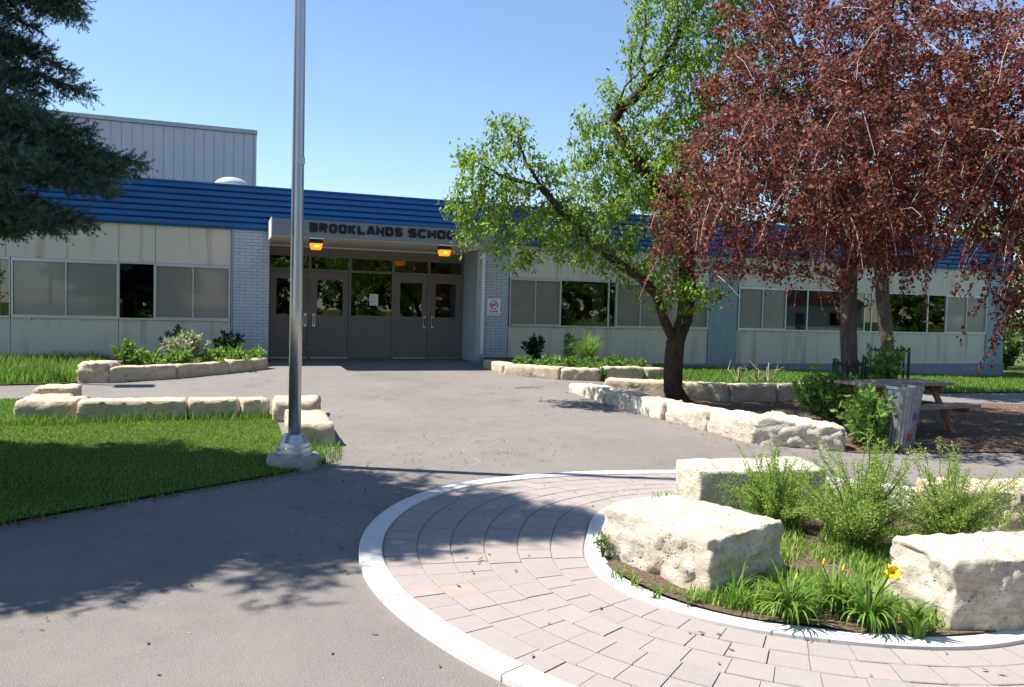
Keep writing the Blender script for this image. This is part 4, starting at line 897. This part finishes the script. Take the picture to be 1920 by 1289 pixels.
def strap(name, label, c, n, Lb, mat='lily_blade', wd=.016, cat='plant', grp=None, spread=1.0, flowers=()):
    c = np.array(c, float); t = thing(name, label, cat, c, grp); V = []; Fq = []; rn = []
    for i in range(n):
        a = rng.random()*2*math.pi; L_ = Lb*(.55+.55*rng.random()); e = (.25+.75*rng.random())*spread; dr = np.array((math.cos(a), math.sin(a), 0)); sd_ = np.array((-dr[1], dr[0], 0)); b0 = c+dr*.03*rng.random()+rng.normal(size=3)*.02*np.array((1, 1, 0)); k0 = len(V); ns = 7
        th = math.pi/2-.15*e; p = b0.copy()
        for s_ in range(ns+1):
            u = s_/ns; w_ = wd*(.7+.6*math.sin(min(1, u*1.4)*math.pi*.6))*(1-u**3)+.0008
            V += [p-sd_*w_/2, p+sd_*w_/2]; p = p+(dr*math.cos(th)+np.array((0, 0, 1))*math.sin(th))*L_/ns; th -= e*.34*(.6+.8*u)
        for s_ in range(ns): Fq.append((k0+2*s_, k0+2*s_+1, k0+2*s_+3, k0+2*s_+2))
        rn += [rng.random()]*ns
    obj('blades', np.array(V), np.array(Fq), mat, t, rnd=rn)
    for (tx, ty, tz, op) in flowers:
        tip = c+np.array((tx, ty, tz)); MB().tube([c, c+(tx*.4, ty*.4, tz*.6), tip], [.004, .0035, .003], 4).obj('flower_stalk', 'leaf_green', t)
        V = []; Fc = []
        if op:
            ax = np.array((-.45, -.8, .35)); ax /= np.linalg.norm(ax); u_ = np.cross(ax, (0, 0, 1)); u_ /= np.linalg.norm(u_); v_ = np.cross(ax, u_)
            for q in range(6):
                a = q*math.pi/3; rd_ = u_*math.cos(a)+v_*math.sin(a); sd_ = np.cross(ax, rd_); k = len(V)
                V += [tip, tip+ax*.022+rd_*.012-sd_*.009, tip+ax*.022+rd_*.012+sd_*.009, tip+ax*.036+rd_*.03-sd_*.012, tip+ax*.036+rd_*.03+sd_*.012, tip+ax*.03+rd_*.048]
                Fc += [(k, k+1, k+2), (k+1, k+3, k+4, k+2), (k+3, k+5, k+4)]
            obj('flower', V, Fc, 'flower_yellow', t)
        else:
            MB().tube([tip, tip+(0.003, 0, .01), tip+(.006, 0, .026), tip+(.008, 0, .038)], [.003, .006, .005, .0015], 6).obj('flower_bud', 'flower_yellow', t, True)
    return t
def gp(px, py, dz=.04): return G(px, py, dz)
ft = dict(Lf=.018, Wf=.0052, mat='fern_leaf', grp='feathery shrubs in the ring', feather=True)
bush('feathery_shrub', 'feathery green shrub against the sawn front of the flat limestone seat', (3.83, 4.72, .04), .52, .46, 28000, stems=110, **ft)
bush('feathery_shrub', 'tallest feathery green shrub at the middle of the ring planting', (4.02, 4.08, .04), .52, .62, 36000, stems=130, **ft)
bush('feathery_shrub', 'feathery green shrub between the pitted seat and the broken topped seat', (4.70, 3.98, .04), .52, .54, 28000, stems=110, **ft)
def off(c, px, py, dz):   # flower tip relative to clump, on the clump's own view depth
    d = (np.array(c)-CAM)@Fv; q = atd(px, py, d); return (*(q-np.array(c))[:3],)
c = gp(1480, 1165); strap('daylily_clump', 'daylily clump with a single bud beside the shaded end of the long sided seat', c, 120, .34, wd=.011, spread=1.7, grp='daylilies in the ring', flowers=[(*off(c, 1492, 1088, 0), 0)])
c = gp(1565, 1150); strap('daylily_clump', 'daylily clump with two buds between the two other daylilies', c, 100, .31, wd=.011, spread=1.7, grp='daylilies in the ring', flowers=[(*off(c, 1580, 1072, 0), 0), (*off(c, 1543, 1060, 0), 0)])
c = gp(1625, 1175); strap('daylily_clump', 'daylily clump carrying the open yellow flower', c, 130, .34, wd=.011, spread=1.7, grp='daylilies in the ring', flowers=[(*off(c, 1672, 1074, 0), 1)])
strap('broadleaf_weed', 'upright broad leaved weed at the foot of the pitted seat', gp(1708, 1192), 11, .27, wd=.034, spread=.9)
strap('grass_tuft', 'thin grass tuft at the shaded corner of the long sided seat', gp(1375, 1140), 40, .26, wd=.006, mat='grass_blade')
bush('clover_weed', 'small clover weed spilling over the kerb at the end of the long sided seat', gp(1130, 1042, .05), .08, .13, 120, .022, .02, 'shrub_mid', 'weed', stems=8)
for px, py in ((1160, 1085), (1185, 1100), (1235, 1120), (1290, 1135)):
    strap('seam_weed', 'little weed in the gap between the long sided seat and the kerb', gp(px, py), 16, .10, wd=.008, mat='grass_blade', cat='weed', grp='weeds along the seat')
q_ = [pp(rad(a), ri(rad(a))-.16, 0)[:2] for a in range(0, 360, 10)]
grass('ground_cover', q_, 16000, .025, .11, 'low weeds and seedlings over the ring planting soil', .04, .006, 'fern_leaf', dens=lambda P: np.clip(np.array([noise.noise((x*3, y*3, 1)) for x, y in P])*2+.6, 0, 1)*~((P[:, 0] < 3.3) & (P[:, 1] > 3.75)))
# planting beds
def bp(px, py): return G(px, py, .12)
bush('dark_shrub', 'dark leafy shrub behind the pale variegated shrub in the left bed', (-.95, 17.9, .38), .36, .62, 900, .09, .05, 'shrub_dark', stems=16)
bush('dark_shrub', 'dark leafy shrub behind the strap leaved clump in the left bed', (.05, 18.0, .38), .34, .55, 800, .09, .05, 'shrub_dark', stems=16)
bush('variegated_shrub', 'pale cream and green variegated shrub in the left bed', (-.75, 16.75, .36), .46, .62, 1500, .09, .045, 'shrub_pale', stems=20)
bush('leafy_perennial', 'bushy mid green perennial above the craggy end stone', (-1.65, 15.75, .32), .32, .48, 900, .09, .045, 'shrub_mid', stems=18)
strap('strap_clump', 'tall strap leaved clump in the left bed', (.15, 17.1, .37), 55, .5, wd=.03)
strap('strap_clump', 'low spreading strap leaved plant at the entrance end of the left bed', (.6, 17.75, .38), 40, .4, wd=.025)
for x, y in ((-1.1, 15.85), (-.55, 16.2), (-.2, 16.6), (-.1, 16.3)): strap('hosta_plant', 'low light green leafy plant along the left bed stones', (x, y, .35), 28, .26, wd=.05, grp='low plants along the left bed stones')
for x, y in ((-1.3, 16.2), (-.85, 16.0), (-.3, 16.9), (.3, 16.8), (.45, 17.3), (-1.6, 16.5), (-.1, 17.3)): bush('low_perennial', 'low bright green leafy perennial filling the left bed', (x, y, .33), .36, .3, 560, .075, .045, 'shrub_bright', 'plant', 'low leafy plants filling the left bed', 12)
bush('dark_shrub', 'dark upright shrub beside the sign pier in the right bed', (7.05, 17.7, .36), .36, .6, 850, .09, .05, 'shrub_dark', stems=16)
bush('dark_shrub', 'dark thin shrub between the sign pier shrub and the grass clump', (7.95, 17.6, .35), .36, .6, 700, .09, .05, 'shrub_dark', stems=14)
strap('grass_clump', 'tall arching light green grass clump in the right bed', (7.55, 15.75, .33), 340, .95, wd=.016, spread=1.15)
strap('strap_clump', 'low strap leaved plant in the right bed beside the grass clump', (6.75, 15.8, .34), 45, .38, wd=.03)
for x, y in ((6.15, 16.0), (6.5, 15.4), (7.0, 15.2), (7.35, 15.05), (8.0, 15.1), (8.5, 15.25), (7.0, 16.3), (8.5, 16.2)): bush('low_perennial', 'low bright green leafy perennial along the right bed slabs', (x, y, .32), .36, .27, 600, .07, .04, 'shrub_mid', 'plant', 'low plants along the right bed slabs', 12)
bush('trailing_weed', 'weed trailing over the gap in the right bed slabs', (7.37, 14.58, .22), .12, .2, 220, .06, .035, 'shrub_mid', 'weed', stems=10)
for px, py, rr, hh, lb in ((1545, 775, .32, .72, 'leafy green shrub in front of the tree guard'), (1630, 818, .36, .6, 'broad leafy green shrub spilling between the end boulder and the bin'), (1650, 745, .3, 1.0, 'taller leafy shrub growing behind the bin beside the pale trunk')):
    c = G(px, py+20); bush('leafy_shrub', lb, c, rr*1.35, hh*1.1, 1000, .10, .065, 'shrub_bright', stems=22)
for px in (1385, 1420, 1440):
    c = G(px, 716, .05); m_ = MB()
    for k in range(7):
        a = rng.random()*6.28; tip = c+np.array((math.cos(a)*.35, math.sin(a)*.35, .25+.25*rng.random())); mid = c+(tip-c)*.5+rng.normal(size=3)*.05; m_.tube([c, mid, tip], [.011, .008, .003], 4); m_.tube([mid, mid+(tip-mid)*.6+rng.normal(size=3)*.1], [.006, .002], 3)
    tag(m_.obj('dry_twigs', 'dry_twig'), 'bare dry twigs sticking up behind the shaded back wall', 'dead shrub', 'dry twigs behind the back wall')
# ------------------------------------------------------------------ tree guards, bin, picnic table
def guard(c, rr, hh, label, n=12):
    c = np.array(c, float); t = thing('tree_guard', label, 'tree guard', c, 'black tree guards')
    for i in range(n):
        a = 2*math.pi*i/n; p = c+np.array((math.cos(a)*rr, math.sin(a)*rr, 0)); MB().tube([p+(0, 0, -.03), p+(0, 0, hh)], [.013, .013], 6).obj('picket', 'black_iron', t)
    for z in (.12, hh*.9):
        V = []; Fc = []
        for i in range(24):
            a = 2*math.pi*i/24
            for r2, z2 in ((rr-.018, z), (rr+.018, z), (rr+.018, z+.04), (rr-.018, z+.04)): V.append(c+np.array((math.cos(a)*r2, math.sin(a)*r2, z2)))
        for i in range(24):
            j = (i+1) % 24
            for q in range(4): Fc.append((i*4+q, j*4+q, j*4+(q+1) % 4, i*4+(q+1) % 4))
        obj('hoop', V, Fc, 'black_iron', t)
guard((8.92, 9.37, gz(8.92, 9.37)), .24, .95, 'black metal picket guard around the pale grey trunk in the shrub', 10)
guard(p2, .42, .95, 'black metal picket guard around the tree nearest the school wall', 16)
cb = G(1683, 838); wbn = thing('litter_bin', 'dented grey metal litter bin with faded stickers in front of the picnic table', 'bin', cb)
V = []; Fc = []; nr = 56; lean = np.array((.05, -.01))
for k in range(15):
    u = k/14; z = .75*u; r0_ = .165+.05*u
    for i in range(nr):
        a = 2*math.pi*i/nr; r2 = r0_+(.006 if i % 2 else 0)+.012*noise.noise((math.cos(a)*2, math.sin(a)*2, u*3)); V.append(cb+np.array((math.cos(a)*r2+lean[0]*u, math.sin(a)*r2+lean[1]*u, z)))
for k in range(14):
    for i in range(nr): j = (i+1) % nr; Fc.append((k*nr+i, k*nr+j, (k+1)*nr+j, (k+1)*nr+i))
Fc.append(tuple(range(nr-1, -1, -1))); obj('body', V, Fc, 'galvanised', wbn)
V = []; Fc = []
for i in range(32):
    a = 2*math.pi*i/32
    for r2, z2 in ((.207, .735), (.230, .735), (.230, .77), (.207, .77)): V.append(cb+np.array((math.cos(a)*r2+lean[0], math.sin(a)*r2+lean[1], z2)))
for i in range(32):
    j = (i+1) % 32
    for q in range(4): Fc.append((i*4+q, j*4+q, j*4+(q+1) % 4, i*4+(q+1) % 4))
obj('rim', V, Fc, 'galvanised', wbn)
for a0, za, zb, da, mt in ((-1.35, .36, .45, .22, 'sticker_blue'), (-.95, .28, .34, .12, 'sticker_red'), (-1.75, .10, .2, .16, 'sticker_red')):
    V = []
    for zz in (za, zb):
        for i in range(6): a = a0+da*(i/5-.5)*2; r2 = .178+.052*zz/.8+.008; V.append(cb+np.array((math.cos(a)*r2+lean[0]*zz/.8, math.sin(a)*r2+lean[1]*zz/.8, zz)))
    obj('sticker', V, [(i, i+1, i+7, i+6) for i in range(5)], mt, wbn)
# picnic table: ends and benches taken from where they stand in the mulch
pc = np.array((9.12, 8.72)); ang = rad(4); ax_ = np.array((math.cos(ang), math.sin(ang))); sd2 = np.array((-ax_[1], ax_[0])); pz = gz(*pc)
pt = thing('picnic_table', 'weathered wooden picnic table with reddish legs on the mulch behind the bin', 'picnic table', (*pc, pz))
def pw(u, v_, z): return np.array((*(pc+ax_*u+sd2*v_), pz+z))
def plank(name, u0, u1, v0, z, w_, th, mat): MB().bar(pw(u0, v0, z), pw(u1, v0, z), w_, th).obj(name, mat, pt)
for k in range(5): plank('top_plank', -.82, .82, (k-2)*.138, .66+.001*k, .13, .04, 'wood_grey')
for sgn in (-1, 1):
    for k in (0, 1): plank('bench_plank', -.82, .82, sgn*(.56+.138*k), .39, .13, .04, 'wood_grey')
for u in (-.55, .55):
    for sgn in (-1, 1): MB().bar(pw(u, sgn*.18, .64), pw(u, sgn*.56, -.03), .04, .09, tuple([*ax_, 0])).obj('leg', 'wood_red', pt)
    MB().bar(pw(u+.042, -.74, .345), pw(u+.042, .74, .345), .04, .09).obj('cross_beam', 'wood_red', pt); MB().bar(pw(u+.042, -.33, .605), pw(u+.042, .33, .605), .04, .09).obj('top_beam', 'wood_red', pt)
# timber fence past the end of the school
tf = thing('timber_fence', 'low weathered timber rail fence past the end of the school', 'fence', (27, 18.5, -.2))
for k in range(4): MB().bar((24.9, 18.3, .05+.26*k), (33, 21.5, .05+.26*k), .05, .16).obj('rail', 'wood_grey', tf)
for k in range(5): u = k/4; MB().box(25+8*u, 25.12+8*u, 18.42+3.2*u, 18.54+3.2*u, -.5, 1.0).obj('post', 'wood_grey', tf)
bush('leafy_shrub', 'rounded green shrub behind the timber rail fence', (26.6, 20.5, -.1), 1.1, 1.7, 2600, .16, .08, 'shrub_mid', stems=30)
# ------------------------------------------------------------------ litter on the asphalt
P = np.c_[rng.uniform(-3, 8, 5200), rng.uniform(1.5, 17.5, 5200)]
keep = np.array([(noise.noise((x*.55, y*.55, 9))+.35*noise.noise((x*2, y*2, 4))) > .12 or random.random() < .07 for x, y in P])
bad = inpoly(P, LAWN) | inpoly(P, MULCH) | inpoly(P, BED_L) | inpoly(P, BED_R); rr_ = np.hypot(P[:, 0]-RC[0], P[:, 1]-RC[1]); bad |= rr_ < 2.9
P = P[keep & ~bad]
ex_ = []
for a, c, n in (((6.0, 13), (6.1, 8.2), 420), ((6.0, 8), (7, 7.2), 60), ((-1.9, 14.7), (.9, 17), 160), ((5.5, 15.7), (7.4, 14.4), 150), ((7.4, 14.4), (8.9, 14.5), 80)):
    u = rng.random((n, 1)); ex_.append(np.array(a)*(1-u)+np.array(c)*u-np.abs(rng.normal(size=(n, 1)))*.16*np.array((1, .35)))
for (xa_, ya_), (xb_, yb_) in zip(ed_[:-1], ed_[1:]):
    m_ = int(260*math.hypot(xb_-xa_, yb_-ya_)/2); u = rng.random((m_, 1)); ex_.append(np.array((xa_, ya_))*(1-u)+np.array((xb_, yb_))*u+np.array((.45, -.85))*np.abs(rng.normal(size=(m_, 1)))*.07)
a_ = rng.uniform(0, 6.28, 120); ex_.append(np.c_[RC[0]+2.1*np.cos(a_), RC[1]+2.1*np.sin(a_)]+rng.normal(size=(120, 2))*.3)
P = np.vstack([P]+ex_); n = len(P)
C = np.c_[P, [gz(x, y)+(.03 if math.hypot(x-RC[0], y-RC[1]) < 2.8 else .006) for x, y in P]]; D = unit(n); D[:, 2] = np.abs(D[:, 2])*.25
o = leaves('leaf_litter', C, D, np.tile((0, 0, 1.), (n, 1))+unit(n)*.3, .036*(.4+rng.random(n)), .016, 'litter_brown', None); tag(o, 'scattered dry leaf scraps and seeds on the asphalt and pavers', 'litter', kind='stuff')
n = 1500; P = np.c_[rng.uniform(6.3, 15, n), rng.uniform(6, 12, n)]; P = P[inpoly(P, MULCH)]; n = len(P)
C = np.c_[P, [gz(x, y)+.02 for x, y in P]]; o = leaves('wood_chips', C, unit(n)*np.array((1, 1, .3)), np.tile((0, 0, 1.), (n, 1))+unit(n)*.4, .05*(.5+rng.random(n)), .02, 'dry_twig', None); tag(o, 'pale wood chips scattered over the mulch', 'wood chips', kind='stuff')
n = 3200; P = np.c_[rng.uniform(-2.5, 4, n), rng.uniform(1.6, 9, n)]; P = P[~inpoly(P, LAWN)]; P = P[np.hypot(P[:, 0]-RC[0], P[:, 1]-RC[1]) > 2.95]; n = len(P)
C = np.c_[P, [gz(x, y)+.003 for x, y in P]]; D = unit(n); D[:, 2] = np.abs(D[:, 2])*.5
o = leaves('loose_grit', C, D, np.tile((0, 0, 1.), (n, 1))+unit(n)*.5, .007*(.5+rng.random(n)), .007, 'base_concrete', None); tag(o, 'fine loose grit scattered on the asphalt', 'grit', kind='stuff')
tw = MB(); a = G(965, 728, .015); tw.tube([a, a+(.2, -.05, .02), a+(.45, .02, .01), a+(.6, .1, .015)], [.006, .008, .006, .003], 4); tw.tube([a+(.45, .02, .01), a+(.55, -.08, .04)], [.005, .002], 4)
tag(tw.obj('fallen_twig', 'stem_brown'), 'fallen brown twig lying on the asphalt before the right planting bed', 'twig')
